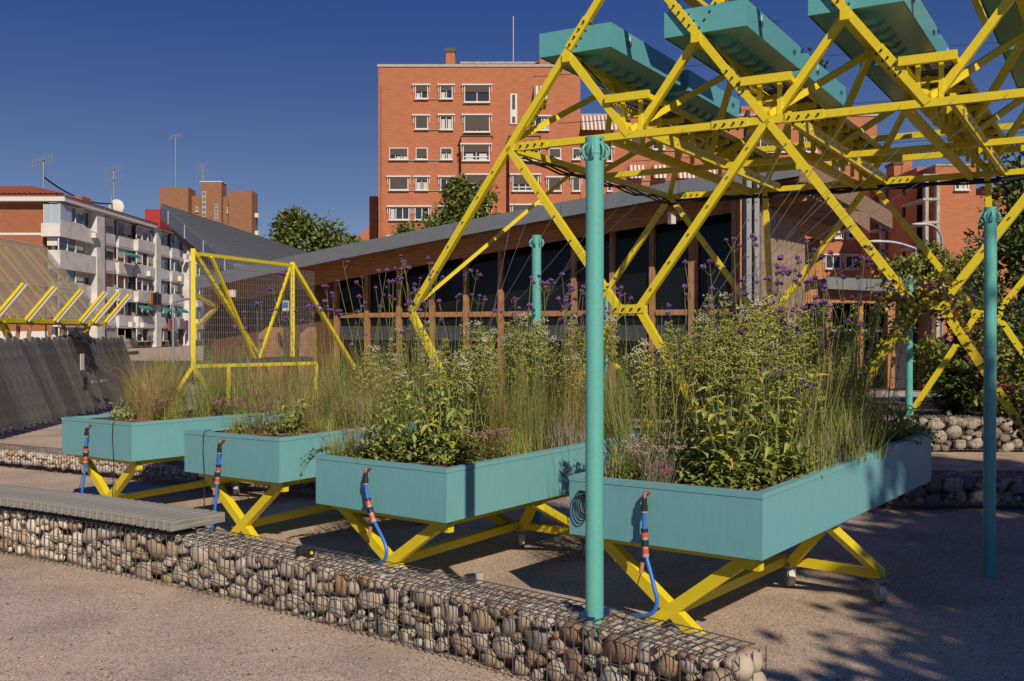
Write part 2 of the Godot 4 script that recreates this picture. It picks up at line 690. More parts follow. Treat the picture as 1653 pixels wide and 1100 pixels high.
func gabion(label: String, pts: Array, thick: float, high: float, floor_h: float, row_h: float, piece_limit: int, top_from: float, wire_r: float, tones: Array) -> Node3D:
	if stone_meshes.is_empty():
		for k in 9:
			var sm := Mesher.new()
			rock(sm, k)
			stone_meshes.append(sm.mesh())
	var g := thing("gabion_wall", label, "gabion", Vector3.ZERO)
	var total := line_length(pts)
	var spots := []
	var rows := int(round(high / row_h))
	# stones packed on the face: big ones first, smaller ones into the gaps
	var bins := {}
	var tries := [[0.70, 14.0], [0.58, 50.0], [0.50, 110.0], [0.40, 170.0], [0.30, 220.0], [0.22, 260.0]]
	for q in tries:
		for k in int((q[1] as float) * total * high / (row_h * row_h) * 0.035):
			var rad: float = row_h * (q[0] as float) * rng.randf_range(0.88, 1.12)
			var asp := rng.randf_range(0.95, 1.5)
			var cs := rng.randf_range(-0.02, total - rad * asp * 0.95)
			var lim := maxf(rad * 0.75, 0.01)
			if high - lim <= lim:
				continue
			var cy := rng.randf_range(lim, high - lim)
			var clear := true
			var cell := int(cs / 0.15)
			for bb in [cell - 2, cell - 1, cell, cell + 1, cell + 2]:
				if not clear:
					break
				for o in bins.get(bb, []):
					var dx: float = (cs - o[0]) / (0.5 * (asp + o[3]))
					var dy: float = cy - o[1]
					if dx * dx + dy * dy < pow((rad + o[2]) * 0.86, 2.0):
						clear = false
						break
			if not clear:
				continue
			if not bins.has(cell):
				bins[cell] = []
			bins[cell].append([cs, cy, rad, asp])
			var f := line_at(pts, clampf(cs, 0, total))
			var p: Vector2 = f[0]
			var d: Vector2 = f[1]
			var inward := Vector2(-d.y, d.x)
			var deep: float = minf(rad * 0.95, row_h * 0.6)
			var q2 := p + inward * (deep + 0.004 + rng.randf() * 0.008)
			spots.append([W(q2.x, floor_h + cy, q2.y), Vector3(rad * 2.1 * asp, rad * 2.1, deep * 2.0), atan2(d.y, d.x), 0])
	# the top layer and the right-hand end
	var across := maxi(2, int(round(thick / (row_h * 1.05))))
	for r in range(1, across):
		var s := top_from
		while s < total:
			var w := row_h * rng.randf_range(0.7, 1.6)
			var f := line_at(pts, clampf(s + w * 0.5, 0, total - 0.05))
			var p: Vector2 = f[0]
			var d: Vector2 = f[1]
			var inward := Vector2(-d.y, d.x)
			var q := p + inward * thick * (r + 0.5) / across
			spots.append([W(q.x, floor_h + high - row_h * 0.42 + rng.randf_range(-0.012, 0.006), q.y), Vector3(w * 1.1, row_h * 0.85, thick / across * 1.15), atan2(d.y, d.x), 1])
			s += w
	var fe := line_at(pts, total)
	for r in rows - 1:
		for k in range(1, across):
			var d: Vector2 = fe[1]
			var q: Vector2 = (fe[0] as Vector2) + Vector2(-d.y, d.x) * thick * (k + 0.5) / across - d * row_h * 0.58
			spots.append([W(q.x, floor_h + high * (r + 0.5) / rows, q.y), Vector3(row_h, row_h * 1.2, thick / across * 1.15), atan2(d.y, d.x), 2])
	# the nearest stones are pieces of their own
	spots.sort_custom(func(a, b): return (a[0] as Vector3).length() < (b[0] as Vector3).length())
	var fill := Mesher.new()
	for i in spots.size():
		var sp: Array = spots[i]
		var size: Vector3 = sp[1]
		var bas := Basis(Vector3.UP, sp[2]) * Basis(Vector3(0, 0, 1), rng.randf_range(-0.35, 0.35)) * Basis(Vector3(1, 0, 0), rng.randf_range(-0.2, 0.2))
		var tone: int = tones[rng.randi() % tones.size()]
		var shape := rng.randi() % 9
		if (sp[0] as Vector3).x < -0.35:
			# the left length is filled with paler, broken stone
			if rng.randf() < 0.6:
				tone = [0, 1, 7][rng.randi() % 3]
			shape = [1, 2, 4, 5, 7, 8][rng.randi() % 6]
		if i < piece_limit:
			var o := part("stone", stone_meshes[shape], M.stones[tone], g)
			o.transform = Transform3D(bas * Basis.from_scale(size), sp[0])
		else:
			var a: Color = (M.stones[tone] as StandardMaterial3D).albedo_color.srgb_to_linear()
			fill.tint = a
			fill.ball(sp[0], size * 0.5, 5, 7, 0.2, rng.randi() % 50, bas)
	# stones inside the basket
	var s2 := 0.0
	while s2 < total:
		var f := line_at(pts, s2)
		var d: Vector2 = f[1]
		var inward := Vector2(-d.y, d.x)
		for r in rows:
			for k in 2:
				var q: Vector2 = (f[0] as Vector2) + inward * (thick * (0.5 + 0.3 * k)) + d * rng.randf_range(-0.02, 0.02)
				var t := rng.randf_range(0.25, 0.45)
				fill.tint = Color(t, t * 0.86, t * 0.7)
				fill.ball(W(q.x, floor_h + high * (r + 0.5) / rows - 0.01, q.y), Vector3.ONE * row_h * 0.62, 4, 6, 0.2, rng.randi() % 50)
		s2 += row_h * 1.15
	var fo := part("stone_fill", fill, M.stone_fill, g)
	fo.set_meta("kind", "stuff")
	# welded wire basket
	var w := Mesher.new()
	var step := 0.05
	var s3 := 0.0
	var lift := floor_h + high + 0.006
	var front_rows := {}
	while s3 <= total + 0.001:
		var f := line_at(pts, minf(s3, total))
		var p: Vector2 = f[0]
		var d: Vector2 = f[1]
		var inward := Vector2(-d.y, d.x)
		var a := p - inward * 0.006
		var b := p + inward * (thick + 0.006)
		var seam := int(round(s3 / step)) % 20 == 0
		w.tube([W(a.x, floor_h, a.y), W(a.x, lift, a.y)], wire_r * (1.5 if seam else 1.0), 5, -1.0, false)
		w.tube([W(a.x, lift, a.y), W(b.x, lift, b.y)], wire_r * (1.5 if seam else 1.0), 5, -1.0, false)
		for k in 4:
			if not front_rows.has(k): front_rows[k] = []
			front_rows[k].append(W(a.x, floor_h + (high + 0.006) * (k + 0.35 if k < 3 else 3.98) / 4.0, a.y))
		for k in 4:
			if not front_rows.has(10 + k): front_rows[10 + k] = []
			var q := a + (b - a) * (k + 0.6) / 3.6
			if k == 3: q = b
			front_rows[10 + k].append(W(q.x, lift - 0.003, q.y))
		s3 += step
	for k in front_rows:
		w.tube(front_rows[k], wire_r, 5, -1.0, false)
	var e: Vector2 = fe[0]
	var ed: Vector2 = fe[1]
	var ein := Vector2(-ed.y, ed.x)
	for k in 7:
		var q := e + ein * thick * k / 6.0 + ed * 0.006
		w.tube([W(q.x, floor_h, q.y), W(q.x, lift, q.y)], wire_r, 5, -1.0, false)
	for k in 4:
		var y := floor_h + lift * k / 4.0 + 0.03
		var q0 := e + ed * 0.006
		var q1 := q0 + ein * thick
		w.tube([W(q0.x, y, q0.y), W(q1.x, y, q1.y)], wire_r, 5, -1.0, false)
	part("wire_mesh", w, M.wire, g)
	return g


var front_line := []
var bench_end := 0.0


func build_gabions() -> void:
	front_line = smooth_line([Vector2(-4.45, 7.62), Vector2(-3.59, 7.19), Vector2(-2.48, 6.52), Vector2(-1.5, 5.83), Vector2(0.06, 4.56), Vector2(0.795, 3.84)])
	# where the bench stops
	var best := 9.0
	var s := 0.0
	while s < line_length(front_line):
		var q: Vector2 = line_at(front_line, s)[0]
		if q.distance_to(Vector2(-2.05, 6.22)) < best:
			best = q.distance_to(Vector2(-2.05, 6.22))
			bench_end = s
		s += 0.01
	var fc := Mesher.new()
	var ln := line_length(front_line)
	var edge := [front_line[0] + Vector2(-40, 20)]
	for k in 41:
		edge.append(line_at(front_line, ln * k / 40.0)[0] + Vector2(0.04, 0.06))
	edge.append(edge[-1] + Vector2(0.05, -0.3))
	edge.append(Vector2(0.9, 3.0))
	edge.append(Vector2(1.2, -30.0))
	for k in edge.size() - 1:
		var a: Vector2 = edge[k]
		var b: Vector2 = edge[k + 1]
		fc.quad(W(a.x, 0, a.y), W(b.x, 0, b.y), W(minf(b.x, b.x), 0, -31.0), W(a.x, 0, -31.0), Vector3.UP)
	struct("forecourt", fc, M.gravel)
	gabion("long low gabion wall of pale and ochre cobbles in the foreground, bench on its far end", front_line, 0.28, 0.31, 0.0, 0.088, 285, bench_end, 0.0026, [0, 0, 1, 1, 2, 2, 3, 4, 5, 6, 7])
	gabion("low gabion strip of small pale stones beyond the leftmost planter", smooth_line([Vector2(-7.6, 13.1), Vector2(-6.1, 12.23), Vector2(-3.41, 10.7), Vector2(-1.6, 9.75)]), 0.4, 0.16, 0.0, 0.07, 150, 0.0, 0.002, [0, 1, 2, 4, 5, 7])
	gabion("shaded gabion wall of round grey cobbles behind the nearest planter, lower tier", [Vector2(2.4, 9.32), Vector2(6.6, 9.15)], 0.4, 0.24, 0.0, 0.10, 110, 0.0, 0.002, [0, 1, 3, 3, 7])
	gabion("shaded gabion wall of grey cobbles in the upper tier holding up the shrub bed", [Vector2(3.4, 11.42), Vector2(8.0, 11.25)], 0.4, 0.38, 0.225, 0.12, 120, 0.0, 0.002, [0, 1, 3, 3, 7])
	# bench of crosswise slats on the front gabion
	var b := thing("slatted_bench", "grey backless bench of crosswise slats lying on the front gabion wall", "bench")
	var slat := Mesher.new()
	slat.bevel_box(Vector3.ZERO, Vector3(0.41, 0.062, 0.050), 0.004)
	var slat_mesh := slat.mesh()
	var t := bench_end
	while t > 0.0:
		var f := line_at(front_line, t)
		var d: Vector2 = f[1]
		var inward := Vector2(-d.y, d.x)
		var mid: Vector2 = (f[0] as Vector2) + inward * 0.155
		var o := part("slat", slat_mesh, M.bench, b)
		o.transform = Transform3D(Basis(Vector3.UP, atan2(inward.y, inward.x) + rng.randf_range(-0.006, 0.006)), W(mid.x, 0.381 + rng.randf_range(-0.0015, 0.0015), mid.y))
		t -= 0.0735
	for k in [0.06, 0.245]:
		var prev := Vector3.ZERO
		var m := Mesher.new()
		var u := 0.02
		while u < bench_end:
			var f := line_at(front_line, u)
			var d: Vector2 = f[1]
			var q: Vector2 = (f[0] as Vector2) + Vector2(-d.y, d.x) * k
			var now := W(q.x, 0.333, q.y)
			if prev != Vector3.ZERO:
				m.bar(prev, now, 0.05, 0.032)
			prev = now
			u += 0.3
		part("bearer", m, M.dull_black, b)


# ---------- the yellow space frame ----------
const TA := 0.535
const BAY := 1.275
const CHORD := 3.35
const RISE := 0.836
const BACK := 4.15


func tp(t: float, n: float, h: float) -> Vector3:
	var u := t * BAY
	return W(-0.028 + cos(TA) * u + sin(TA) * n, h, 10.0 - sin(TA) * u + cos(TA) * n)


func along_c() -> Vector3:
	return Vector3(cos(TA), 0, sin(TA))


func along_n() -> Vector3:
	return Vector3(sin(TA), 0, -cos(TA))


func sleeve(a: Vector3, b: Vector3, at: float, parent: Node) -> void:
	# a bolted splice round a member
	var d := (b - a).normalized()
	var m := a + d * at
	var s := bar_part("splice", m - d * 0.16, m + d * 0.16, 0.078, 0.078, M.yellow, parent, along_n())
	var side := d.cross(along_n()).normalized()
	for k in 4:
		var p := m + d * (-0.12 + 0.08 * k)
		var bm := Mesher.new()
		bm.tube([p - along_n() * 0.058, p + along_n() * 0.058], 0.010, 6)
		bm.tube([p - side * 0.056 + d * 0.02, p + side * 0.056 + d * 0.02], 0.010, 6)
		part("bolt", bm, M.bolt, s)


func build_truss() -> void:
	var T := thing("space_frame", "large yellow steel space frame on kinked legs carrying the high turquoise boxes", "steel frame")
	var Y: Material = M.yellow
	var w := 0.064
	var top := CHORD + 2.0 * RISE
	var kd := 0.923
	var kh := 1.77
	var c := along_c()
	for n in [0.0, BACK]:
		bar_part("chord", tp(-0.02, n, CHORD), tp(5.2, n, CHORD), w * 0.9, w, Y, T)
		for t in [0.0, 2.0, 4.0]:
			var head := tp(t, n, CHORD)
			for s in [-1.0, 1.0]:
				var knee := tp(t + s * kd, n, kh)
				bar_part("leg", head, knee, w, w, Y, T, along_n())
				bar_part("leg", knee, tp(t + s * 0.07, n, 0.0), w, w, Y, T, along_n())
				# wire eyes
				for k in 6:
					var q := head.lerp(knee, 0.14 + 0.15 * k)
					var e := Mesher.new()
					e.tube([q - along_n() * 0.05, q + along_n() * 0.02], 0.007, 5)
					part("bolt", e, M.bolt, T)
			box_part("foot_plate", tp(t, n, -0.03), Vector3(0.4, 0.06, 0.3), Y, T, Basis(c, Vector3.UP, c.cross(Vector3.UP)))
			if t < 4.0:
				bar_part("tie", tp(t + kd, n, kh), tp(t + 2.0 - kd, n, kh), w, w, Y, T, along_n())
				sleeve(tp(t + kd, n, kh), tp(t + 2.0 - kd, n, kh), 0.10, T)
	# lattice above the chord, front plane
	for t in range(0, 5):
		if t <= 4:
			if t != 0:
				var upto := 0.5 if t == 1 else 1.0
				bar_part("diagonal", tp(t, -0.004 * t, CHORD), tp(t - upto, -0.004 * t, CHORD + upto * 2.0 * RISE), w, w, Y, T, along_n())
				if t > 1:
					sleeve(tp(t, 0, CHORD), tp(t - 1, 0, top), 0.45, T)
					sleeve(tp(t, 0, CHORD), tp(t - 1, 0, top), 1.25, T)
			bar_part("diagonal", tp(t, 0.09 if t > 0 else 0.0, CHORD), tp(t + 1, 0.09 if t > 0 else 0.0, top), w, w, Y, T, along_n())
			sleeve(tp(t, 0.045, CHORD), tp(t + 1, 0.045, top), 1.22 if t > 0 else 0.42, T)
			if t == 0:
				sleeve(tp(0, 0, CHORD), tp(1, 0, top), 1.25, T)
	for n in [0.0, BACK]:
		for t in [0.22, 1.75, 2.25, 3.75]:
			sleeve(tp(t - 0.2, n, CHORD), tp(t + 0.2, n, CHORD), 0.25, T)
	# beams along the depth: lower grid, upper carriers
	for t in range(0, 5):
		if t == 0:
			bar_part("beam", tp(0, 0, CHORD), tp(0, BACK, CHORD), w * 0.8, w, Y, T)
		else:
			var a := tp(t, 0.05, CHORD - 0.02) - c * 0.17
			var b := tp(t, BACK, CHORD - 0.02) - c * 0.17
			bar_part("beam", a, b, 0.05, 0.085, Y, T)
			a = tp(t, 0.05, CHORD + 0.02) + c * 0.17
			b = tp(t, BACK, CHORD + 0.02) + c * 0.17
			var bm := bar_part("beam", a, b, 0.04, 0.10, Y, T)
			for k in 16:
				var q := a.lerp(b, (k + 0.5) / 16.0) + c * 0.027
				var e := Mesher.new()
				e.tube([q - c * 0.06, q + c * 0.006], 0.012, 6)
				part("bolt", e, Y, bm)
	for t in [0.5, 1.5, 2.5, 3.5]:
		bar_part("carrier_beam", tp(t, -0.05, CHORD + RISE - 0.055) + c * 0.01, tp(t, BACK, CHORD + RISE - 0.055) + c * 0.01, 0.085, 0.08, Y, T)
		# pyramids of struts between the two layers
		for n in [BACK * 0.25, BACK * 0.75]:
			var apex := tp(t, n, CHORD + RISE - 0.10)
			for dt in [-0.5, 0.5]:
				for dn in [-BACK * 0.25, BACK * 0.25]:
					bar_part("strut", tp(t + dt, n + dn, CHORD + 0.05), apex, 0.055, 0.055, Y, T)
			var cap := Mesher.new()
			cap.box(apex, Vector3(0.10, 0.09, 0.10), Basis(c, Vector3.UP, c.cross(Vector3.UP)))
			part("node_plate", cap, Y, T)
	for t in range(0, 5):
		bar_part("cross_beam", tp(t, BACK * 0.5, CHORD), tp(t + 1.0, BACK * 0.5, CHORD), 0.055, 0.06, Y, T)
	# post below the middle of the back bay and the lattice over the back chord
	bar_part("post", tp(1, BACK, CHORD), tp(1.06, BACK, kh), 0.062, 0.062, Y, T, along_n())
	bar_part("post", tp(3, BACK, CHORD), tp(3.06, BACK, kh), 0.062, 0.062, Y, T, along_n())
	# upper beams running back over the boxes
	bar_part("upper_beam", tp(1, 0, top), tp(1, 2.02, top), 0.07, 0.10, Y, T)
	bar_part("upper_beam", tp(3, 0, top), tp(3, BACK, top), 0.07, 0.10, Y, T)
	for k in 9:
		bar_part("rung", tp(3, 0.3 + 0.42 * k, top) , tp(3.3, 0.3 + 0.42 * k, top), 0.04, 0.05, Y, T)
	var roofing := Mesher.new()
	for k in 18:
		roofing.bar(tp(1.1 + 0.028 * k, 0.1, top + 0.07), tp(1.1 + 0.028 * k, 1.95, top + 0.07), 0.028, 0.012)
	part("corrugated_sheet", roofing, M.grating, T)
	# catwalks between the twin beams
	for t in [1.0, 2.0, 3.0, 4.0]:
		var deck := CHORD + 0.33
		for s in [-0.19, 0.19]:
			bar_part("catwalk_rail", tp(t, -0.02, deck) + c * s, tp(t, BACK, deck) + c * s, 0.035, 0.05, Y, T)
			for k in 10:
				var n := 0.06 + 0.44 * k
				bar_part("baluster", tp(t, n, CHORD) + c * s * 0.45, tp(t, n, deck) + c * s * 0.45, 0.036, 0.036, Y, T, along_n())
		bar_part("catwalk_cap", tp(t, -0.05, deck + 0.01) - c * 0.215, tp(t, -0.05, deck + 0.01) + c * 0.215, 0.045, 0.072, Y, T)
		for k in 9:
			bar_part("joist", tp(t, 0.44 * (k + 1), deck - 0.05) - c * 0.18, tp(t, 0.44 * (k + 1), deck - 0.05) + c * 0.18, 0.04, 0.05, Y, T)
		var g := Mesher.new()
		for k in 62:
			g.bar(tp(t, 0.02 + k * 0.066, deck + 0.035) - c * 0.17, tp(t, 0.02 + k * 0.066, deck + 0.035) + c * 0.17, 0.03, 0.012)
		for s in [-0.15, -0.05, 0.05, 0.15]:
			g.bar(tp(t, 0.0, deck + 0.04) + c * s, tp(t, BACK, deck + 0.04) + c * s, 0.03, 0.006)
		part("grating", g, M.grating, T)
	# the crossing walkway at the back
	for h in [0.30, 0.56]:
		bar_part("walkway_rail", tp(0.6, BACK + 0.25, CHORD + h), tp(5.5, BACK + 0.25, CHORD + h), 0.04, 0.07, Y, T)
	var gw := Mesher.new()
	for k in 110:
		gw.bar(tp(0.6 + 0.044 * k, BACK + 0.27, CHORD + 0.42), tp(0.6 + 0.044 * k, BACK + 0.83, CHORD + 0.42), 0.03, 0.02)
	part("grating", gw, M.grating, T)
	# conduits strapped under the side and back chords
	for k in 3:
		var off := Vector3.DOWN * (0.05 + 0.022 * k) + along_n() * (0.03 - 0.03 * k)
		var pts := []
		for j in 15:
			pts.append(tp(0, BACK * (0.06 + 0.94 * j / 14.0), CHORD) + off + Vector3.DOWN * 0.02 * sin(j * 1.9 + k))
		tube_part("conduit", pts, 0.011, M.cable, T, 6)
		pts = []
		for j in 25:
			pts.append(tp(5.2 * j / 24.0, BACK, CHORD) + off + Vector3.DOWN * 0.012 * sin(j * 2.3 + k))
		tube_part("conduit", pts, 0.014, M.cable, T, 6)
	for t in [1, 2, 3]:
		var pts := []
		for j in 9:
			pts.append(tp(t - 0.5 * (1.0 - j / 8.0), 0.12 + 0.25 * sin(j / 8.0 * PI), CHORD + RISE * (1.0 - j / 8.0) + 0.02) )
		tube_part("conduit", pts, 0.009, M.cable, T, 6)
	# a thin brace from the left knee back to the side beam
	bar_part("brace", tp(-kd * 0.93, 0.03, kh + 0.1), tp(0.0, 1.45, CHORD), 0.035, 0.035, Y, T)
	# lamp fixed under the back corner
	box_part("floodlight", tp(0.02, BACK, CHORD - 0.28), Vector3(0.07, 0.16, 0.09), M.tube_white, T, Basis(Vector3.UP, 0.4))
	build_high_boxes()
	build_cables()


func build_high_boxes() -> void:
	var c := along_c()
	var n := along_n()
	var base := Basis(c, Vector3.UP, -n)
	var words := [["leftmost bay", "left"], ["second bay", "second"], ["third bay", "third"], ["rightmost bay", "right"]]
	for i in 4:
		var t: float = 0.5 + i
		for k in 2:
			var n0 := 0.0 if k == 0 else 1.97
			var box := thing("high_planter_box", "turquoise box high in the frame, %s, %s of its pair" % [words[i][0], "front one" if k == 0 else "rear one"], "planter", Vector3.ZERO, 0.0, "turquoise boxes carried by the space frame")
			var mid := tp(t, n0 + 0.865, 0) + c * 0.075
			var y0 := CHORD + RISE - 0.005
			var hh := 0.228
			var wd := 0.75
			var ln := 1.73
			var th := 0.006
			mid.y = 0
			var at := func(a: float, h: float, b: float) -> Vector3: return mid + c * a + Vector3.UP * h + n * b
			box_part("front_panel", at.call(0, y0 + hh * 0.5, -ln * 0.5), Vector3(wd, hh, th), M.high_box, box, base)
			box_part("rear_panel", at.call(0, y0 + hh * 0.5, ln * 0.5), Vector3(wd, hh, th), M.high_box, box, base)
			box_part("side_panel", at.call(-wd * 0.5, y0 + hh * 0.5, 0), Vector3(th, hh - 0.002, ln - 0.014), M.high_box, box, base)
			box_part("side_panel", at.call(wd * 0.5, y0 + hh * 0.5, 0), Vector3(th, hh - 0.002, ln - 0.014), M.high_box, box, base)
			box_part("bottom_panel", at.call(0, y0 + 0.012, 0), Vector3(wd - 0.02, 0.008, ln - 0.02), M.high_box, box, base)
			box_part("soil", at.call(0, y0 + hh - 0.05, 0), Vector3(wd - 0.03, 0.02, ln - 0.03), M.soil, box, base)
			var tray := Mesher.new()
			for j in 6:
				var q := -ln * 0.5 + 0.22 + 0.25 * j
				var a0: Vector3 = at.call(-0.12, y0 + 0.008, q)
				var a1: Vector3 = at.call(0.16, y0 + 0.008, q)
				var a2: Vector3 = at.call(0.10, y0 - 0.045, q)
				var a3: Vector3 = at.call(-0.06, y0 - 0.045, q)
				var z := n * 0.15
				tray.hexa([a0, a1, a2, a3, a0 + z, a1 + z, a2 + z, a3 + z])
			part("drainage_tray", tray, M.high_box, box)
			var lug := Mesher.new()
			lug.box(at.call(wd * 0.5 + 0.006, y0 + 0.17, -ln * 0.5 + 0.42), Vector3(0.006, 0.05, 0.02), base)
			part("tag_plate", lug, M.white_trim, box)
			var ring := Mesher.new()
			for q in [-0.38, 0.5]:
				var pts := []
				for j in 13:
					var a := TAU * j / 12.0
					pts.append(at.call(wd * 0.5 + 0.012, y0 + 0.12 + 0.018 * sin(a), q * ln * 0.7 + 0.04 * cos(a)))
				ring.tube(pts, 0.004, 5)
			part("lifting_ring", ring, M.bolt, box)


func build_cables() -> void:
	# thin steel wires for climbers, from the frame down to the planters
	var kd := 0.923
	var kh := 1.77
	for i in 5:
		var q := tp(0, 0, CHORD).lerp(tp(kd, 0, kh), 0.14 + 0.15 * i)
		var e := planter_point(1, 2.34, 0.15 + 0.22 * i, 0.0)
		wire_thing(q - along_n() * 0.05, e, "thin steel wire from the left leg of the frame to the second planter")
	for i in 6:
		var q := tp(2, 0, CHORD).lerp(tp(2 + kd, 0, kh), 0.14 + 0.15 * i)
		var e := planter_point(2, 2.34, 0.1 + 0.2 * i, 0.0)
		wire_thing(q - along_n() * 0.05, e, "thin steel wire from the middle leg of the frame to the third planter")
	for i in 3:
		var q := tp(1.15 + 0.28 * i, -0.05, CHORD)
		wire_thing(q, planter_point(1, 2.34, 0.1 + 0.4 * i, 0.0), "thin steel wire from the front chord of the frame to the second planter")
	for i in 5:
		var q := tp(2.55 + 0.3 * i, -0.05, CHORD)
		wire_thing(q, planter_point(2, 2.36, 0.05 + 0.25 * i, 0.0), "thin steel wire from the front chord of the frame to the third planter")


func wire_thing(a: Vector3, b: Vector3, label: String) -> void:
	var m := Mesher.new()
	m.tube([a, a.lerp(b, 0.5) + Vector3.DOWN * 0.01, b], 0.0019, 5, -1.0, false)
	var o := part("steel_wire", m, M.steel, self)
	tag(o, label, "wire", label.replace("thin steel wire", "steel wires"))


# ---------- the four planters on legs ----------
const PL := [[-3.232, 8.711, 0.787, 0.688, -0.012, 0.004], [-1.705, 7.512, 0.780, 0.677, -0.014, 0.020], [-0.398, 6.230, 0.724, 0.674, -0.003, 0.020], [1.233, 5.046, 0.758, 0.715, -0.017, 0.056]]
const PLEN := 2.4
const PWID := 1.2
const PHIGH := 0.33
const RANK := ["leftmost", "second", "third", "nearest"]


func planter_point(i: int, r: float, l: float, y: float) -> Vector3:
	var q: Array = PL[i]
	var a: float = q[3]
	return W(q[0] + sin(a) * r - cos(a) * l, q[2] + y + q[5] * r + q[4] * l, q[1] + cos(a) * r + sin(a) * l)


func slab(m: Mesher, i: int, r0: float, r1: float, l0: float, l1: float, y0: float, y1: float) -> void:
	var p := []
	for y in [y0, y1]:
		for k in [[r0, l0], [r1, l0], [r1, l1], [r0, l1]]:
			p.append(planter_point(i, k[0], k[1], y))
	m.hexa(p)


func slab_part(called: String, i: int, r0: float, r1: float, l0: float, l1: float, y0: float, y1: float, mt: Material, parent: Node) -> MeshInstance3D:
	var m := Mesher.new()
	slab(m, i, r0, r1, l0, l1, y0, y1)
	return part(called, m, mt, parent)


func build_planters() -> void:
	var looks := ["leftmost turquoise planter on yellow legs, brown grass growing in it", "second turquoise planter from the left on crossed yellow legs, behind the bench end", "third turquoise planter from the left on yellow legs, crossed by a post's shadow", "nearest turquoise planter on yellow crossed legs and castors, at the right"]
	for i in 4:
		var t := thing("raised_planter", looks[i], "planter", Vector3.ZERO, 0.0, "turquoise planters in a row")
		var th := 0.006
		slab_part("front_panel", i, 0.0, th, 0.0, PWID, -PHIGH, -0.028, M.planter, t)
		slab_part("rear_panel", i, PLEN - th, PLEN, 0.0, PWID, -PHIGH, -0.028, M.planter, t)
		slab_part("side_panel", i, th, PLEN - th, 0.0, th, -PHIGH + 0.001, -0.028, M.planter, t)
		slab_part("side_panel", i, th, PLEN - th, PWID - th, PWID, -PHIGH + 0.001, -0.028, M.planter, t)
		slab_part("bottom_panel", i, 0.02, PLEN - 0.02, 0.02, PWID - 0.02, -PHIGH + 0.004, -PHIGH + 0.012, M.planter, t)
		var rim := Mesher.new()
		var b := 0.052
		slab(rim, i, -0.003, b, -0.003, PWID + 0.003, -0.026, 0.0)
		slab(rim, i, PLEN - b, PLEN + 0.003, -0.003, PWID + 0.003, -0.026, 0.0)
		slab(rim, i, b, PLEN - b, -0.003, b, -0.026, -0.0005)
		slab(rim, i, b, PLEN - b, PWID - b, PWID + 0.003, -0.026, -0.0005)
		part("rim", rim, M.planter_rim, t)
		var soil := Mesher.new()
		var nz := noise(FastNoiseLite.TYPE_SIMPLEX, 1.6, 3, 70 + i)
		for a in 24:
			for c in 12:
				var p := []
				for k in [[0, 0], [1, 0], [1, 1], [0, 1]]:
					var r: float = 0.02 + (PLEN - 0.04) * (a + k[0]) / 24.0
					var l: float = 0.02 + (PWID - 0.04) * (c + k[1]) / 12.0
					p.append(planter_point(i, r, l, -0.035 + 0.022 * nz.get_noise_2d(r * 6.0, l * 6.0)))
				soil.quad(p[0], p[1], p[2], p[3], Vector3.UP)
		part("soil", soil, M.soil, t)
		# welded frame below
		var fy := -PHIGH - 0.022
		var f := Mesher.new()
		for l in [0.10, PWID - 0.10]:
			f.bar(planter_point(i, 0.08, l, fy), planter_point(i, PLEN - 0.35, l, fy), 0.05, 0.042)
		for r in [0.10, 1.1, 1.8]:
			f.bar(planter_point(i, r, 0.125, fy), planter_point(i, r, PWID - 0.125, fy), 0.05, 0.040)
		part("under_frame", f, M.yellow, t)
		var ground := func(r: float, l: float, h: float) -> Vector3:
			var p := planter_point(i, r, l, 0.0)
			p.y = h + LOW
			return p
		var up_top: float = PL[i][2] - PHIGH - 0.045
		var across := (planter_point(i, 1, 0, 0) - planter_point(i, 0, 0, 0)).normalized()
		var cross_h := 0.115
		for s in [-1.0, 1.0]:
			var m := Mesher.new()
			var hi := planter_point(i, 0.13, 0.6 + s * 0.47, fy)
			var mid: Vector3 = ground.call(0.13 + 0.002 * s, 0.6, cross_h)
			m.bar(hi, mid + (mid - hi) * 0.36, 0.066, 0.058, across)
			part("leg", m, M.yellow, t)
			var back := Mesher.new()
			back.bar(planter_point(i, 1.05, 0.6 + s * 0.48, fy), ground.call(1.45, 0.6 + s * 0.06, 0.16), 0.055, 0.055, across)
			part("leg", back, M.yellow, t)
		bar_part("spine", ground.call(0.16, 0.6, cross_h), ground.call(1.46, 0.6, 0.165), 0.06, 0.055, M.yellow, t)
		bar_part("axle_beam", ground.call(1.46, 0.62, 0.165), ground.call(1.46, -0.03, 0.165), 0.055, 0.05, M.yellow, t)
		bar_part("leg", planter_point(i, 0.98, 0.10, fy), ground.call(1.48, -0.02, 0.165), 0.05, 0.05, M.yellow, t, across.cross(Vector3.UP))
		box_part("gusset", planter_point(i, 0.11, 0.12, fy - 0.035), Vector3(0.12, 0.05, 0.05), M.yellow, t, Basis(Vector3.UP, -0.7))
		for l in [-0.02, 0.56]:
			var c := Mesher.new()
			var p: Vector3 = ground.call(1.46, l, 0.0)
			c.box(p + Vector3.UP * 0.133, Vector3(0.085, 0.012, 0.085))
			c.tube([p + Vector3.UP * 0.128, p + Vector3.UP * 0.112], 0.03, 12)
			for s in [-1.0, 1.0]:
				c.box(p + Vector3(0.024 * s, 0.085, 0.012), Vector3(0.005, 0.07, 0.055))
			var co := part("caster", c, M.galvanized, t)
			var wh := Mesher.new()
			wh.tube([p + Vector3(-0.019, 0.056, 0.012), p + Vector3(-0.013, 0.056, 0.012), p + Vector3(0.013, 0.056, 0.012), p + Vector3(0.019, 0.056, 0.012)], 0.055, 18)
			part("wheel", wh, M.caster, co)
		build_hose(i)


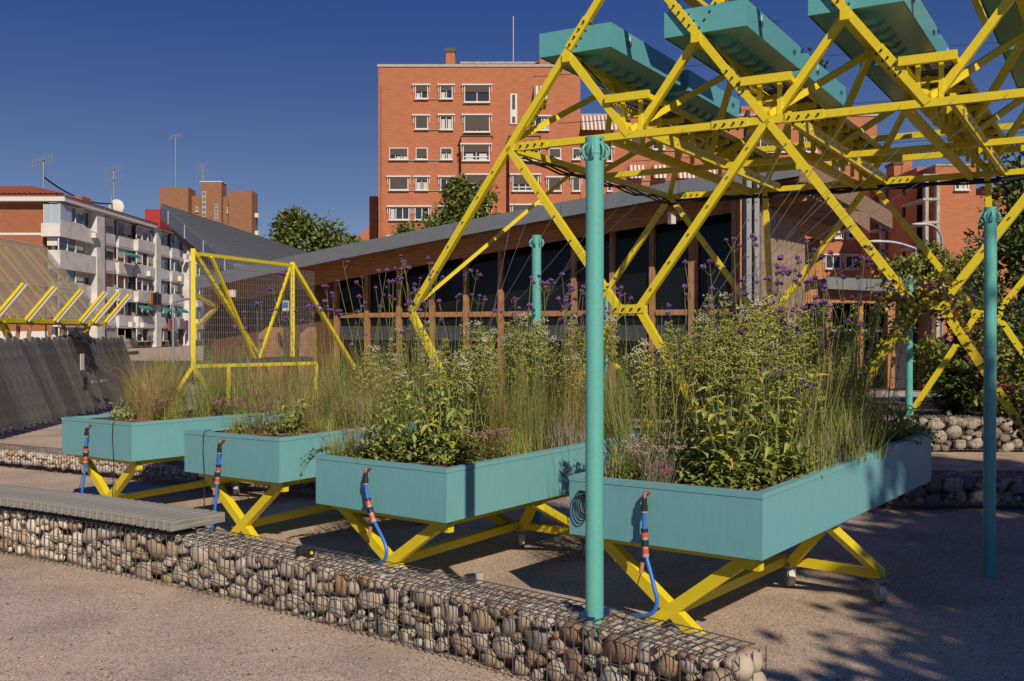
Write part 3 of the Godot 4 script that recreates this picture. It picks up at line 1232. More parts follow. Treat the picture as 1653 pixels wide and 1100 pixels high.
func build_hose(i: int) -> void:
	var labels := ["blue irrigation hose with red couplings on the leftmost planter", "blue irrigation hose with red couplings hanging from the second planter from the left", "curling blue irrigation hose with red couplings on the third planter from the left", "blue irrigation hose with red couplings on the nearest planter"]
	var h := thing("irrigation_hose", labels[i], "hose", Vector3.ZERO, 0.0, "blue hoses feeding the planters")
	var l := 0.66
	var face := func(dl: float, y: float, out: float) -> Vector3: return planter_point(i, -out, l + dl, y)
	# brass elbow leaving the panel
	tube_part("elbow", [face.call(0, -0.045, -0.004), face.call(0, -0.043, 0.03), face.call(0.0, -0.05, 0.045), face.call(0.0, -0.075, 0.048)], 0.010, M.brass, h)
	var lean: float = [0.01, 0.03, -0.12, -0.02][i]
	var axis := []
	for k in 12:
		var q := k / 11.0
		axis.append(face.call(lean * q * q, -0.07 - 0.36 * q, 0.048 + 0.012 * q))
	var seg := func(called: String, a: float, b: float, r: float, mt: Material) -> void:
		var pts := []
		for k in 4:
			var q := lerpf(a, b, k / 3.0) * 11.0
			var j := clampi(int(q), 0, 10)
			pts.append((axis[j] as Vector3).lerp(axis[j + 1], q - j))
		tube_part(called, pts, r, mt, h, 10)
	seg.call("coupling", 0.0, 0.10, 0.015, M.cable)
	seg.call("coupling", 0.10, 0.19, 0.0185, M.cable)
	seg.call("collar", 0.19, 0.215, 0.0175, M.hose_grey)
	seg.call("hose", 0.215, 0.45, 0.0115, M.hose)
	seg.call("coupling", 0.45, 0.50, 0.0205, M.cable)
	seg.call("red_coupling", 0.50, 0.565, 0.019, M.hose_red)
	seg.call("collar", 0.565, 0.61, 0.0165, M.hose_grey)
	seg.call("valve", 0.61, 0.70, 0.0205, M.cable)
	seg.call("collar", 0.70, 0.74, 0.0165, M.hose_grey)
	seg.call("red_coupling", 0.74, 0.81, 0.0185, M.hose_red)
	seg.call("collar", 0.81, 0.86, 0.0195, M.hose_grey)
	var e: Vector3 = axis[9]
	var pts := [e]
	var c := (planter_point(i, 0, 1, 0) - planter_point(i, 0, 0, 0)).normalized()
	var o := (planter_point(i, 0, 0, 0) - planter_point(i, 1, 0, 0)).normalized()
	o.y = 0
	var drop := e.y
	var bow := [[0.0, 0.25], [0.01, 0.5], [0.03, 0.75], [0.06, 0.92], [0.14, 0.99], [0.28, 0.985]]
	if i == 2:
		bow = [[-0.07, 0.22], [-0.13, 0.45], [-0.13, 0.66], [-0.05, 0.83], [0.08, 0.90], [0.22, 0.93], [0.32, 0.985]]
	if i == 3:
		bow = [[-0.03, 0.2], [-0.06, 0.42], [-0.085, 0.62], [-0.07, 0.78], [-0.02, 0.865], [0.05, 0.89]]
	for k in bow:
		var s: float = [1.0, 0.6, 1.0, 1.0][i]
		pts.append(e + c * k[0] * s + Vector3.DOWN * (drop - 0.012) * k[1] + o * 0.03 * k[1])
	var cv := []
	for k in pts.size() - 1:
		for j in 4:
			var a: Vector3 = pts[maxi(k - 1, 0)]
			var d: Vector3 = pts[mini(k + 2, pts.size() - 1)]
			cv.append((pts[k] as Vector3).cubic_interpolate(pts[k + 1], a, d, j / 4.0))
	cv.append(pts[-1])
	tube_part("hose", cv, 0.0115, M.hose, h, 10)
	var sensor := Mesher.new()
	sensor.tube([e + Vector3.DOWN * 0.045 + c * 0.012 + o * 0.012, e + Vector3.DOWN * 0.10 + c * 0.02 + o * 0.012], 0.012, 8)
	part("float", sensor, M.clay, h)
	tube_part("float_wire", [e + Vector3.UP * 0.08 + c * 0.016 + o * 0.01, e + Vector3.DOWN * 0.045 + c * 0.013 + o * 0.014], 0.003, M.cable, h, 5)
	tube_part("float_wire", [e + Vector3.DOWN * 0.10 + c * 0.02 + o * 0.012, e + Vector3.DOWN * 0.2 + c * 0.05 + o * 0.02, e + Vector3.DOWN * (drop - 0.03) + c * 0.11 + o * 0.03], 0.0028, M.cable, h, 5)


func build_posts() -> void:
	var spots := [[0.3593, 4.46, 2.40, "tall turquoise post rising from the foreground gabion wall"], [3.16, 6.78, 2.38, "turquoise post in tree shade at the right edge"], [0.208, 8.72, 2.38, "turquoise post standing behind the third planter among grasses"], [1.57, 17.1, 2.38, "small far turquoise post half hidden behind the foreground post"], [4.55, 11.75, 2.21, "turquoise post rising beyond the nearest planter's far end"]]
	for q in spots:
		var p := thing("ringed_post", q[3], "post", W(q[0], LOW, q[1]), 0.0, "turquoise ringed posts")
		var m := Mesher.new()
		var r := 0.0395
		var hh: float = (q[2] as float) - LOW
		m.tube([Vector3(0, 0, 0), Vector3(0, hh * 0.5, 0), Vector3(0, hh - 0.04, 0)], r, 28)
		part("shaft", m, M.post, p)
		var cap := Mesher.new()
		cap.tube([Vector3(0, hh - 0.075, 0), Vector3(0, hh, 0)], r + 0.0025, 28)
		part("cap", cap, M.post, p)
		for k in 8:
			var a := TAU * k / 8.0 + 0.25
			var d := Vector3(cos(a), 0, sin(a))
			var s := Vector3(-sin(a), 0, cos(a))
			var pts := []
			for j in 15:
				var b := PI * j / 14.0
				pts.append(d * (r - 0.003 + 0.026 * sin(b)) + Vector3.UP * (hh - 0.065 + 0.032 * cos(b)))
			var ring := Mesher.new()
			ring.tube(pts, 0.0052, 7)
			part("ring", ring, M.post, p)
			if k % 4 == 1:
				var bo := Mesher.new()
				bo.tube([d * (r - 0.01) + Vector3.UP * (hh - 0.016), d * (r + 0.004) + Vector3.UP * (hh - 0.016)], 0.005, 8)
				part("bolt", bo, M.bolt, p)
		if q[1] < 5.0:
			var bp := Mesher.new()
			bp.box(Vector3(0, 0.318 - LOW, 0), Vector3(0.10, 0.010, 0.06), Basis(Vector3.UP, 0.7))
			for s in [-1.0, 1.0]:
				bp.box(Vector3(0.05 * s, 0.33 - LOW, -0.03 * s), Vector3(0.05, 0.03, 0.006), Basis(Vector3.UP, 0.7))
			part("base_plate", bp, M.navy, p)


func build_cage() -> void:
	var g := thing("mesh_screen", "yellow framed wire mesh screen on splayed legs before the pavilion", "mesh screen")
	var Y: Material = M.yellow
	var L := Vector2(-4.04, 13.0)
	var R := Vector2(-3.32, 15.5)
	var lo := 1.13
	var hi := 2.56
	var at := func(s: float, h: float, off := 0.0) -> Vector3:
		var q := L.lerp(R, s)
		return W(q.x + off * 0.96, h, q.y - off * 0.28)
	bar_part("post", at.call(0, lo - 0.03), at.call(0, hi + 0.06), 0.055, 0.055, Y, g)
	bar_part("post", at.call(1, lo), at.call(1, hi + 0.06), 0.065, 0.065, Y, g)
	bar_part("rail", at.call(0, hi), at.call(1, hi + 0.01), 0.045, 0.045, Y, g)
	bar_part("rail", at.call(0, lo), W(-2.74, lo, 14.35), 0.045, 0.045, Y, g)
	bar_part("diagonal", at.call(0.0, hi + 0.03), at.call(0.66, lo), 0.055, 0.055, Y, g)
	bar_part("diagonal", at.call(1.0, hi + 0.03), W(-2.62, 0.98, 17.0), 0.06, 0.06, Y, g)
	bar_part("brace", at.call(0.13, hi - 0.02, 0.05), at.call(0.56, lo + 0.02, 0.05), 0.035, 0.035, Y, g)
	bar_part("brace", at.call(0.95, hi - 0.03, 0.04), at.call(0.6, lo + 0.05, 0.04), 0.035, 0.035, Y, g)
	bar_part("leg", at.call(0, lo), W(-4.75, 0.0, 12.9), 0.048, 0.048, Y, g)
	bar_part("leg", at.call(0, lo), W(-3.35, 0.0, 13.0), 0.048, 0.048, Y, g)
	bar_part("leg", W(-3.68, lo, 13.32), W(-3.68, 0, 13.32), 0.05, 0.05, Y, g)
	bar_part("leg", W(-2.74, lo, 14.35), W(-2.74, 0, 14.35), 0.048, 0.048, Y, g)
	bar_part("leg", at.call(0.66, lo), at.call(0.95, 0.0), 0.06, 0.06, Y, g)
	bar_part("kinked_arm", at.call(0.0, 2.05, 0.0), W(-4.0, 1.9, 13.9), 0.045, 0.045, Y, g)
	bar_part("kinked_arm", W(-4.0, 1.9, 13.9), at.call(0.02, 1.62), 0.045, 0.045, Y, g)
	var deck := Mesher.new()
	deck.hexa([W(-4.0, lo + 0.02, 13.1), W(-2.78, lo + 0.02, 14.4), W(-3.1, lo + 0.02, 15.4), W(-3.4, lo + 0.02, 15.4), W(-4.0, lo + 0.07, 13.1), W(-2.78, lo + 0.07, 14.4), W(-3.1, lo + 0.07, 15.4), W(-3.4, lo + 0.07, 15.4)])
	part("deck", deck, M.grey_panel, g)
	var wm := Mesher.new()
	var k := 0.0
	while k <= 1.25:
		wm.tube([at.call(k, lo + 0.02, 0.035), at.call(k, hi - 0.05, 0.035)], 0.0022, 4, -1.0, false)
		k += 0.0192
	for j in 15:
		var h := lo + 0.05 + j * 0.095
		wm.tube([at.call(0, h, 0.038), at.call(1.25, h, 0.038)], 0.0026, 4, -1.0, false)
	part("wire_mesh", wm, M.galvanized, g)


func build_fence_and_awning() -> void:
	var f := thing("plank_fence", "dark grey fence of slanted planks with pointed ends", "fence")
	var a := Vector2(-7.6, 14.6)
	var b := Vector2(-8.46, 23.6)
	var count := 35
	var dir := (b - a).normalized()
	var shape := Mesher.new()
	# one plank in its own frame: x along the fence, y up, z its thickness
	var hw := 0.076
	var t := 0.011
	var H := 2.0
	var pts := [Vector2(-hw, 0.13), Vector2(0.0, 0.0), Vector2(hw, 0.13), Vector2(hw, H - 0.09), Vector2(0.0, H), Vector2(-hw, H - 0.05)]
	for s in [-1.0, 1.0]:
		for k in range(1, 5):
			shape.tri(Vector3(pts[0].x, pts[0].y, t * s), Vector3(pts[k].x, pts[k].y, t * s), Vector3(pts[k + 1].x, pts[k + 1].y, t * s), Vector3(0, 0, s))
	for k in 6:
		var p: Vector2 = pts[k]
		var q: Vector2 = pts[(k + 1) % 6]
		var nn := Vector3(q.y - p.y, p.x - q.x, 0).normalized()
		shape.quad(Vector3(p.x, p.y, -t), Vector3(q.x, q.y, -t), Vector3(q.x, q.y, t), Vector3(p.x, p.y, t), nn)
	var sm := shape.mesh()
	for i in count:
		var c := a.lerp(b, (i + 0.5) / count)
		var o := part("plank", sm, M.fence[rng.randi() % 3], f)
		var yaw := atan2(dir.y, dir.x)
		var x_axis := Vector3(dir.x, 0, -dir.y)
		var y_axis := Vector3.UP
		var z_axis := x_axis.cross(y_axis)
		var lean := -0.75 + rng.randf_range(-0.012, 0.012)
		var bas := Basis(x_axis, y_axis, z_axis) * Basis(Vector3(0, 1, 0), -0.10) * Basis(Vector3(0, 0, 1), -lean)
		o.transform = Transform3D(bas, W(c.x, 0.02 + rng.randf_range(-0.015, 0.015), c.y))
	for h in [0.4, 1.1]:
		bar_part("rail", W(a.x - 0.15, h, a.y), W(b.x - 0.15, h, b.y), 0.05, 0.08, M.fence[0], f)
	box_part("sign_plate", W(-7.92, 1.02, 18.9), Vector3(0.01, 0.30, 0.16), M.white_trim, f)
	box_part("handle", W(-7.97, 0.62, 19.6), Vector3(0.03, 0.05, 0.26), M.galvanized, f)
	box_part("handle", W(-8.0, 0.62, 20.1), Vector3(0.03, 0.05, 0.26), M.galvanized, f)
	# black tarpaulin thrown over the top
	var tarp := Mesher.new()
	var nz := noise(FastNoiseLite.TYPE_SIMPLEX, 1.2, 2, 8)
	var g := []
	for i in 11:
		var row := []
		for j in 7:
			var q := a.lerp(b, 0.47 + 0.009 * i)
			var u := j / 6.0
			var p := W(q.x - 0.30 + 0.42 * u, 1.52 + 0.10 * nz.get_noise_2d(i * 1.3, j * 1.7) - 0.13 * pow(absf(u - 0.45) * 2.0, 2.0), q.y)
			row.append(p)
		g.append(row)
	for i in 10:
		for j in 6:
			var nn: Vector3 = (g[i + 1][j] - g[i][j]).cross(g[i][j + 1] - g[i][j]).normalized()
			tarp.quad(g[i][j], g[i + 1][j], g[i + 1][j + 1], g[i][j + 1], nn if nn.y > 0 else -nn)
	var to := part("black_tarpaulin", tarp, M.dull_black, self)
	tag(to, "crumpled black tarpaulin thrown over the top of the grey fence", "tarpaulin")

	# translucent V-shaped canopy behind the fence
	var c := thing("corrugated_canopy", "yellow framed canopy of translucent corrugated sheet behind the grey fence", "canopy")
	var bx := -8.75
	var bh := 1.80
	var d0 := 15.2
	var d1 := 22.1
	bar_part("gutter_beam", W(bx, bh - 0.03, d0), W(bx, bh - 0.03, d1), 0.07, 0.08, M.yellow, c)
	var up := Vector3(-1.33, 1.60, 0)
	# corrugated sheet, folds run down the slope
	var sh := Mesher.new()
	var d := d0
	var k := 0
	var nrm := Vector3(1.60, 1.33, 0).normalized()
	while d < d1 - 0.01:
		var z0 := 0.026 if k % 2 == 0 else -0.026
		var p0 := W(bx, bh + 0.02, d) + nrm * z0
		var p1 := W(bx, bh + 0.02, d + 0.05) - nrm * z0
		var nn := (p1 - p0).cross(up).normalized()
		sh.quad(p0, p1, p1 + up, p0 + up, nn if nn.dot(nrm) > 0 else -nn)
		d += 0.05
		k += 1
	part("corrugated_sheet", sh, M.poly, c)
	var rd := d0 + 0.35
	var j := 0
	while rd < d1:
		bar_part("rafter", W(bx, bh - 0.02, rd) - nrm * 0.05, W(bx, bh - 0.02, rd) - nrm * 0.05 + up, 0.05, 0.06, M.yellow, c)
		rd += 0.62 if j % 2 == 0 else 0.34
		j += 1
	for q in [0.0, 0.40, 1.0]:
		bar_part("purlin", W(bx, bh, d0) + up * q - nrm * 0.11, W(bx, bh, d1) + up * q - nrm * 0.11, 0.05, 0.05, M.yellow, c)
		var sc := Mesher.new()
		var e := d0 + 0.05
		while e < d1:
			sc.ball(W(bx, bh + 0.02, e) + up * clampf(q, 0.015, 0.985) + nrm * 0.03, Vector3.ONE * 0.020, 4, 6)
			e += 0.14
		part("screw_row", sc, M.galvanized, c)
	for e in [16.1, 17.25, 18.4, 19.55, 20.7, 21.35, 22.0]:
		var s := W(bx + 0.02, bh - 0.02, e)
		bar_part("arm", s, s + Vector3(0.52, 0.61, 0), 0.05, 0.05, M.yellow, c)
		tube_part("lamp_tube", [s + Vector3(0.075, -0.02, 0.02), s + Vector3(0.075, -0.02, 0.02) + Vector3(0.51, 0.60, 0)], 0.027, M.tube_white, c, 10)
		var cw := []
		for q in 7:
			cw.append(s + Vector3(0.06 + 0.02 * q, -0.05 - 0.05 * sin(q / 6.0 * PI), 0.02))
		tube_part("lead", cw, 0.006, M.cable, c, 5)
	for q in [[17.6, 18.3], [21.2, 20.6]]:
		bar_part("leg", W(bx, bh - 0.06, q[0]), W(bx + 0.02, 0.0, q[1] + (q[1] - q[0]) * 1.2), 0.09, 0.09, M.yellow, c)
	# timbers leaning behind the fence
	var spots := [[15.9, 0.2], [16.3, -0.15], [16.9, 0.1], [18.6, 0.3], [19.0, 0.35], [19.9, 0.3], [20.4, 0.4], [21.0, 0.5]]
	for i in spots.size():
		var m := Mesher.new()
		var q: Array = spots[i]
		m.bar(W(-9.15, 0.0, q[0]), W(-9.05, 2.0, q[0] + q[1]), 0.07, 0.035)
		var o := part("leaning_timber", m, M.wood_post, self)
		tag(o, "raw timber leaning upright behind the grey fence under the canopy", "timber", "timbers leaning behind the fence")


# ---------- timber pavilion with a folded zinc roof ----------
func pf(u: float, out: float, h: float) -> Vector3:
	return W(-3.406 + 0.896 * u - 0.445 * out, h, 22.0 - 0.445 * u - 0.896 * out)


func pu(px: float) -> float:
	var t := (px - HALF) / FOCAL
	return (22.0 * t + 3.406) / (0.896 + 0.445 * t)


func eave(u: float) -> float:
	return 3.2 + 0.135 * u - 0.0018 * u * u


func seam_roof(p: Node3D, a0: Vector3, a1: Vector3, b0: Vector3, b1: Vector3, seams: int) -> void:
	# ruled sheet between edges a0-a1 and b0-b1 with standing seams running from a to b
	var m := Mesher.new()
	var s := Mesher.new()
	var steps := 24
	for i in steps:
		for j in 6:
			var q := []
			for k in [[0, 0], [1, 0], [1, 1], [0, 1]]:
				var t: float = (i + k[0]) / float(steps)
				q.append(a0.lerp(a1, t).lerp(b0.lerp(b1, t), (j + k[1]) / 6.0))
			var nn: Vector3 = (q[1] - q[0]).cross(q[2] - q[0]).normalized()
			if nn.y < 0: nn = -nn
			m.quad(q[0], q[1], q[2], q[3], nn)
			m.quad(q[0] - nn * 0.12, q[1] - nn * 0.12, q[2] - nn * 0.12, q[3] - nn * 0.12, -nn)
	for i in seams + 1:
		var t := i / float(seams)
		s.bar(a0.lerp(a1, t) + Vector3.UP * 0.02, b0.lerp(b1, t) + Vector3.UP * 0.02, 0.05, 0.06)
	var o := part("roof_sheet", m, M.zinc_roof, p)
	part("standing_seams", s, M.zinc_roof, o)


func build_pavilion() -> void:
	var p := thing("timber_pavilion", "low timber pavilion with a folded grey zinc roof and dark glazing", "pavilion")
	# main roof
	var FL := pf(-3.4, 1.2, 0)
	FL.y = eave(-3.4)
	var FR := pf(9.6, 1.2, 0)
	FR.y = eave(9.6)
	var RR := W(8.4, 4.22, 23.0)
	var RL := W(-5.0, 3.5, 27.0)
	seam_roof(p, FL, FR, RL, RR, 22)
	# the wing that rises to the left
	var P := spot(262, 332, 31.0)
	var R2 := spot(525, 420, 27.2)
	var V := spot(392, 441, 23.3)
	seam_roof(p, P, V, R2, V.lerp(R2, 0.12), 11)
	var wing := Mesher.new()
	var out := Vector3(-0.35, 0, 0.9).normalized()
	wing.hexa([P, V, V + Vector3.DOWN * 0.30, P + Vector3.DOWN * 0.42, P + out * 0.06, V + out * 0.06, V + out * 0.06 + Vector3.DOWN * 0.30, P + out * 0.06 + Vector3.DOWN * 0.42])
	part("zinc_fascia", wing, M.zinc, p)
	for k in 4:
		var q := P.lerp(V, 0.12 + 0.24 * k) + out * 0.065
		bar_part("fascia_joint", q + Vector3.UP * 0.01, q + Vector3.DOWN * 0.37, 0.03, 0.02, M.galvanized, p)
	var under := Mesher.new()
	var in_ := Vector3(0.5, 0, -0.6)
	var Q := P.lerp(V, 0.16)
	under.hexa([Q + Vector3.DOWN * 0.36, V + Vector3.DOWN * 0.28, V + Vector3.DOWN * 0.95, Q + Vector3.DOWN * 0.52, Q + Vector3.DOWN * 0.36 + in_ * 0.3, V + Vector3.DOWN * 0.28 + in_ * 0.3, V + Vector3.DOWN * 0.95 + in_ * 0.3, Q + Vector3.DOWN * 0.52 + in_ * 0.3])
	part("wing_soffit", under, M.dark_wood, p)
	var ww := Mesher.new()
	ww.hexa([W(-7.4, 0, 24.6), W(-6.0, 0, 23.2), W(-6.0, 2.4, 23.2), W(-7.4, 3.1, 24.6), W(-7.2, 0, 25.0), W(-5.8, 0, 23.6), W(-5.8, 2.4, 23.6), W(-7.2, 3.1, 25.0)])
	part("wing_wall", ww, M.dark_wood, p)
	# front fascia in zinc lengths, timber beam below
	var cuts := [-3.4, -1.2, 1.0, 3.2, 5.4, 7.6, 9.6]
	for i in 6:
		var a := pf(cuts[i] + 0.004, 1.2, eave(cuts[i]) + 0.03)
		var b := pf(cuts[i + 1] - 0.004, 1.2, eave(cuts[i + 1]) + 0.03)
		var d := Vector3.DOWN * 0.27
		var n := Vector3(-0.445, 0, 0.896) * 0.05
		var m := Mesher.new()
		m.hexa([a, b, b + d, a + d, a + n, b + n, b + n + d, a + n + d])
		part("zinc_fascia", m, M.zinc, p)
		var w := Mesher.new()
		var a2 := pf(cuts[i], 0.55, eave(cuts[i]) - 0.13)
		var b2 := pf(cuts[i + 1] - 0.002, 0.55, eave(cuts[i + 1]) - 0.13)
		d = Vector3.DOWN * 0.43
		w.hexa([a2, b2, b2 + d, a2 + d, a2 + n, b2 + n, b2 + n + d, a2 + n + d])
		var wo := part("timber_beam", w, M.wood, p)
		wo.set_meta("label", "orange brown laminated timber beam under the zinc edge")
	# glazing and posts
	var pxs := [545.0, 594.5, 646.0, 699.0, 754.0, 810.0, 867.0, 928.0, 990.0, 1054.0, 1121.0, 1191.0]
	var ceiling := func(u: float) -> float: return eave(u) - 0.40
	for i in pxs.size():
		var u := pu(pxs[i])
		var wide := 0.18 if i == 10 else 0.095
		var top: float = ceiling.call(u)
		var m := Mesher.new()
		m.bar(pf(u, 0.02, 0.0), pf(u, 0.02, top), wide, 0.13, Vector3(-0.445, 0, 0.896))
		part("post", m, M.wood_post, p)
		if i > 0:
			var u0 := pu(pxs[i - 1])
			var g := Mesher.new()
			g.quad(pf(u0 + 0.06, 0.0, 1.98), pf(u - 0.06, 0.0, 1.98), pf(u - 0.06, 0.0, top), pf(u0 + 0.06, 0.0, top - 0.1), Vector3(-0.445, 0, 0.896))
			part("pane", g, M.black_glass, p)
			var g2 := Mesher.new()
			g2.quad(pf(u0 + 0.06, 0.0, 0.1), pf(u - 0.06, 0.0, 0.1), pf(u - 0.06, 0.0, 1.88), pf(u0 + 0.06, 0.0, 1.88), Vector3(-0.445, 0, 0.896))
			part("pane", g2, M.black_glass, p)
			bar_part("rail", pf(u0 + 0.07, 0.02, 1.93), pf(u - 0.07, 0.02, 1.93), 0.07, 0.09, M.wood_post, p)
			var gp := Mesher.new()
			gp.box(pf((u + u0) * 0.5, 0.015, 1.55), Vector3(absf(u - u0) - 0.15, 0.30, 0.012), Basis(Vector3(0.896, 0, 0.445), Vector3.UP, Vector3(-0.445, 0, 0.896)))
			part("vent_panel", gp, M.grey_panel, p)
	# plank wall at the left end, dark doorway in it
	var u := pu(348.0)
	var ue := pu(536.0)
	var k := 0
	while u < ue:
		var m := Mesher.new()
		var w := 0.17
		m.bar(pf(u, 0.0, 0.0), pf(u, 0.0, ceiling.call(u)), w - 0.012, 0.05, Vector3(-0.445, 0, 0.896))
		part("wall_board", m, M.dark_wood, p)
		u += w
		k += 1
	for q in [pu(441.0), pu(455.0), pu(508.0)]:
		var m := Mesher.new()
		m.hexa([pf(q - 0.12, 0.1, 0), pf(q + 0.12, 0.1, 0), pf(q + 0.12, 0.5, 0), pf(q - 0.12, 0.5, 0), pf(q - 0.12, 0.1, 1.68), pf(q + 0.12, 0.1, 1.68), pf(q + 0.12, 0.36, 1.52), pf(q - 0.12, 0.36, 1.52)])
		part("post_shoe", m, M.wood_post, p)
	var lampm := Mesher.new()
	lampm.tube([spot(374, 468, 20.5), spot(374, 480, 20.5)], 0.09, 12)
	part("wall_lamp", lampm, M.tube_white, p)
	box_part("info_board", spot(461, 494, 21.6), Vector3(0.16, 0.22, 0.02), M.white_trim, p, Basis(Vector3.UP, -0.46))
	box_part("info_board", spot(461, 492, 21.58), Vector3(0.12, 0.10, 0.03), M.hose, p, Basis(Vector3.UP, -0.46))
	# right end: steel mast, boarded wall turning back, soffit laths
	for s in [0.0, 0.15]:
		var a := spot(1207 + s * 85, 538, 16.9)
		bar_part("steel_mast", Vector3(a.x, 0, a.z), Vector3(a.x, 4.05, a.z), 0.09, 0.09, M.galvanized, p)
		for j in 9:
			var rung := Vector3(a.x + 0.055, 1.3 + 0.3 * j, a.z + 0.05)
			var hm := Mesher.new()
			hm.tube([Vector3(a.x, 1.3 + 0.3 * j, a.z + 0.02), Vector3(a.x, 1.3 + 0.3 * j, a.z + 0.052)], 0.014, 8)
			part("mast_hole", hm, M.dull_black, p)
	bar_part("corner_post", spot(1191, 538, 17.3) * Vector3(1, 0, 1), spot(1191, 538, 17.3) * Vector3(1, 0, 1) + Vector3.UP * 3.9, 0.16, 0.16, M.wood_post, p)
	var b0 := spot(1229, 538, 17.35)
	var b1 := spot(1300, 538, 19.5)
	for i in 9:
		var q0 := b0.lerp(b1, i / 9.0)
		var q1 := b0.lerp(b1, (i + 0.94) / 9.0)
		var m := Mesher.new()
		var nn := Vector3(0.05, 0, 0.05)
		var h0 := lerpf(3.72, 3.46, i / 9.0)
		q0.y = 0
		q1.y = 0
		m.hexa([q0, q1, q1 + Vector3.UP * h0, q0 + Vector3.UP * h0, q0 - nn, q1 - nn, q1 - nn + Vector3.UP * h0, q0 - nn + Vector3.UP * h0])
		part("wall_board", m, M.board, p)
	for i in 14:
		var t := 0.05 + i * 0.052
		var c0 := pf(8.1, 1.0, eave(8.1) - 0.36).lerp(b1 * Vector3(1, 0, 1) + Vector3.UP * 3.55, t)
		var c1 := FR.lerp(RR, t * 0.62) + Vector3.DOWN * 0.42
		bar_part("soffit_lath", c0, c1, 0.05, 0.09, M.plywood, p)
	bar_part("roof_beam", pf(8.6, 0.9, eave(8.6) - 0.50), spot(1342, 380, 20.5), 0.14, 0.30, M.wood, p)
	var sof := Mesher.new()
	sof.hexa([pf(8.0, 1.0, 3.9), FR + Vector3.DOWN * 0.30, RR + Vector3.DOWN * 0.22, spot(1298, 376, 22.0), pf(8.0, 1.0, 3.95), FR + Vector3.DOWN * 0.26, RR + Vector3.DOWN * 0.18, spot(1298, 374, 22.0)])
	part("soffit_board", sof, M.dark_wood, p)
	var edge := Mesher.new()
	var side := Vector3(0.10, 0, 0.06)
	edge.hexa([FR + Vector3.UP * 0.03, RR + Vector3.UP * 0.03, RR + Vector3.DOWN * 0.34, FR + Vector3.DOWN * 0.34, FR + side + Vector3.UP * 0.03, RR + side + Vector3.UP * 0.03, RR + side + Vector3.DOWN * 0.34, FR + side + Vector3.DOWN * 0.34])
	part("verge_board", edge, M.plywood, p)
	var drop := Mesher.new()
	drop.hexa([spot(1332, 296, 18.2), spot(1402, 350, 20.6), spot(1402, 374, 20.6), spot(1332, 322, 18.2), spot(1334, 296, 18.5), spot(1404, 350, 20.9), spot(1404, 374, 20.9), spot(1334, 322, 18.5)])
	part("verge_panel", drop, M.plywood, p)
	var trap := Mesher.new()
	trap.hexa([spot(1297, 386, 20.6), spot(1323, 384, 20.6), spot(1334, 452, 20.6), spot(1300, 450, 20.6), spot(1297, 386, 20.8), spot(1323, 384, 20.8), spot(1334, 452, 20.8), spot(1300, 450, 20.8)])
	part("gable_panel", trap, M.wood, p)

	# lower annex to the right
	var n := thing("annex_shelter", "low flat roofed annex with a zinc edge beside the pavilion", "shelter")
	var za := spot(1334, 447, 21.5)
	var zb := spot(1586, 459, 22.3)
	var dz := Vector3.DOWN * 0.25
	var th := Vector3(0, 0, -4.5)
	for i in 3:
		var qa := za.lerp(zb, i / 3.0 + 0.0005)
		var qb := za.lerp(zb, (i + 1) / 3.0 - 0.0005)
		var m := Mesher.new()
		m.hexa([qa, qb, qb + dz, qa + dz, qa + th, qb + th, qb + dz + th, qa + dz + th])
		part("zinc_edge", m, M.zinc, n)
	bar_part("timber_beam", spot(1298, 478, 21.8), spot(1560, 482, 22.6), 0.14, 0.28, M.wood, n)
	for q in [1336.0, 1386.0, 1436.0, 1492.0]:
		var a := spot(q, 538, 21.9)
		a.y = 0
		var m := Mesher.new()
		m.bar(a, a + Vector3.UP * 2.2, 0.14 if q < 1430 else 0.18, 0.14)
		part("post", m, M.wood_post, n)
	bar_part("steel_post", spot(1559, 538, 22.4) * Vector3(1, 0, 1), spot(1559, 538, 22.4) * Vector3(1, 0, 1) + Vector3.UP * 2.4, 0.09, 0.09, M.galvanized, n)
	var bw := Mesher.new()
	bw.hexa([spot(1300, 490, 22.6), spot(1440, 490, 23.0), spot(1440, 652, 23.0), spot(1300, 652, 22.6), spot(1300, 490, 22.8), spot(1440, 490, 23.2), spot(1440, 652, 23.2), spot(1300, 652, 22.8)])
	part("glazed_wall", bw, M.black_glass, n)
	var wl := Mesher.new()
	wl.hexa([spot(1440, 520, 22.7), spot(1468, 520, 22.7), spot(1468, 652, 22.7), spot(1440, 652, 22.7), spot(1440, 520, 22.95), spot(1468, 520, 22.95), spot(1468, 652, 22.95), spot(1440, 652, 22.95)])
	part("white_wall", wl, M.white, n)
	bar_part("window_rail", spot(1300, 533, 22.5), spot(1432, 534, 22.5), 0.05, 0.05, M.galvanized, n)
	var mt := Mesher.new()
	mt.hexa([spot(1468, 490, 23.2), spot(1482, 490, 23.2), spot(1482, 640, 23.2), spot(1468, 640, 23.2), spot(1468, 490, 23.4), spot(1482, 490, 23.4), spot(1482, 640, 23.4), spot(1468, 640, 23.4)])
	part("dark_door", mt, M.dull_black, n)


# ---------- apartment blocks ----------
func block_box(called: String, x0: float, x1: float, h0: float, h1: float, d0: float, d1: float, m: Material, parent: Node) -> MeshInstance3D:
	var b := Mesher.new()
	b.box(W((x0 + x1) * 0.5, (h0 + h1) * 0.5, (d0 + d1) * 0.5), Vector3(absf(x1 - x0), absf(h1 - h0), absf(d1 - d0)))
	return part(called, b, m, parent)


func px_x(px: float, d: float) -> float:
	return (px - HALF) / FOCAL * d


func px_h(py: float, d: float) -> float:
	return EYE - (py - SKYLINE) / FOCAL * d


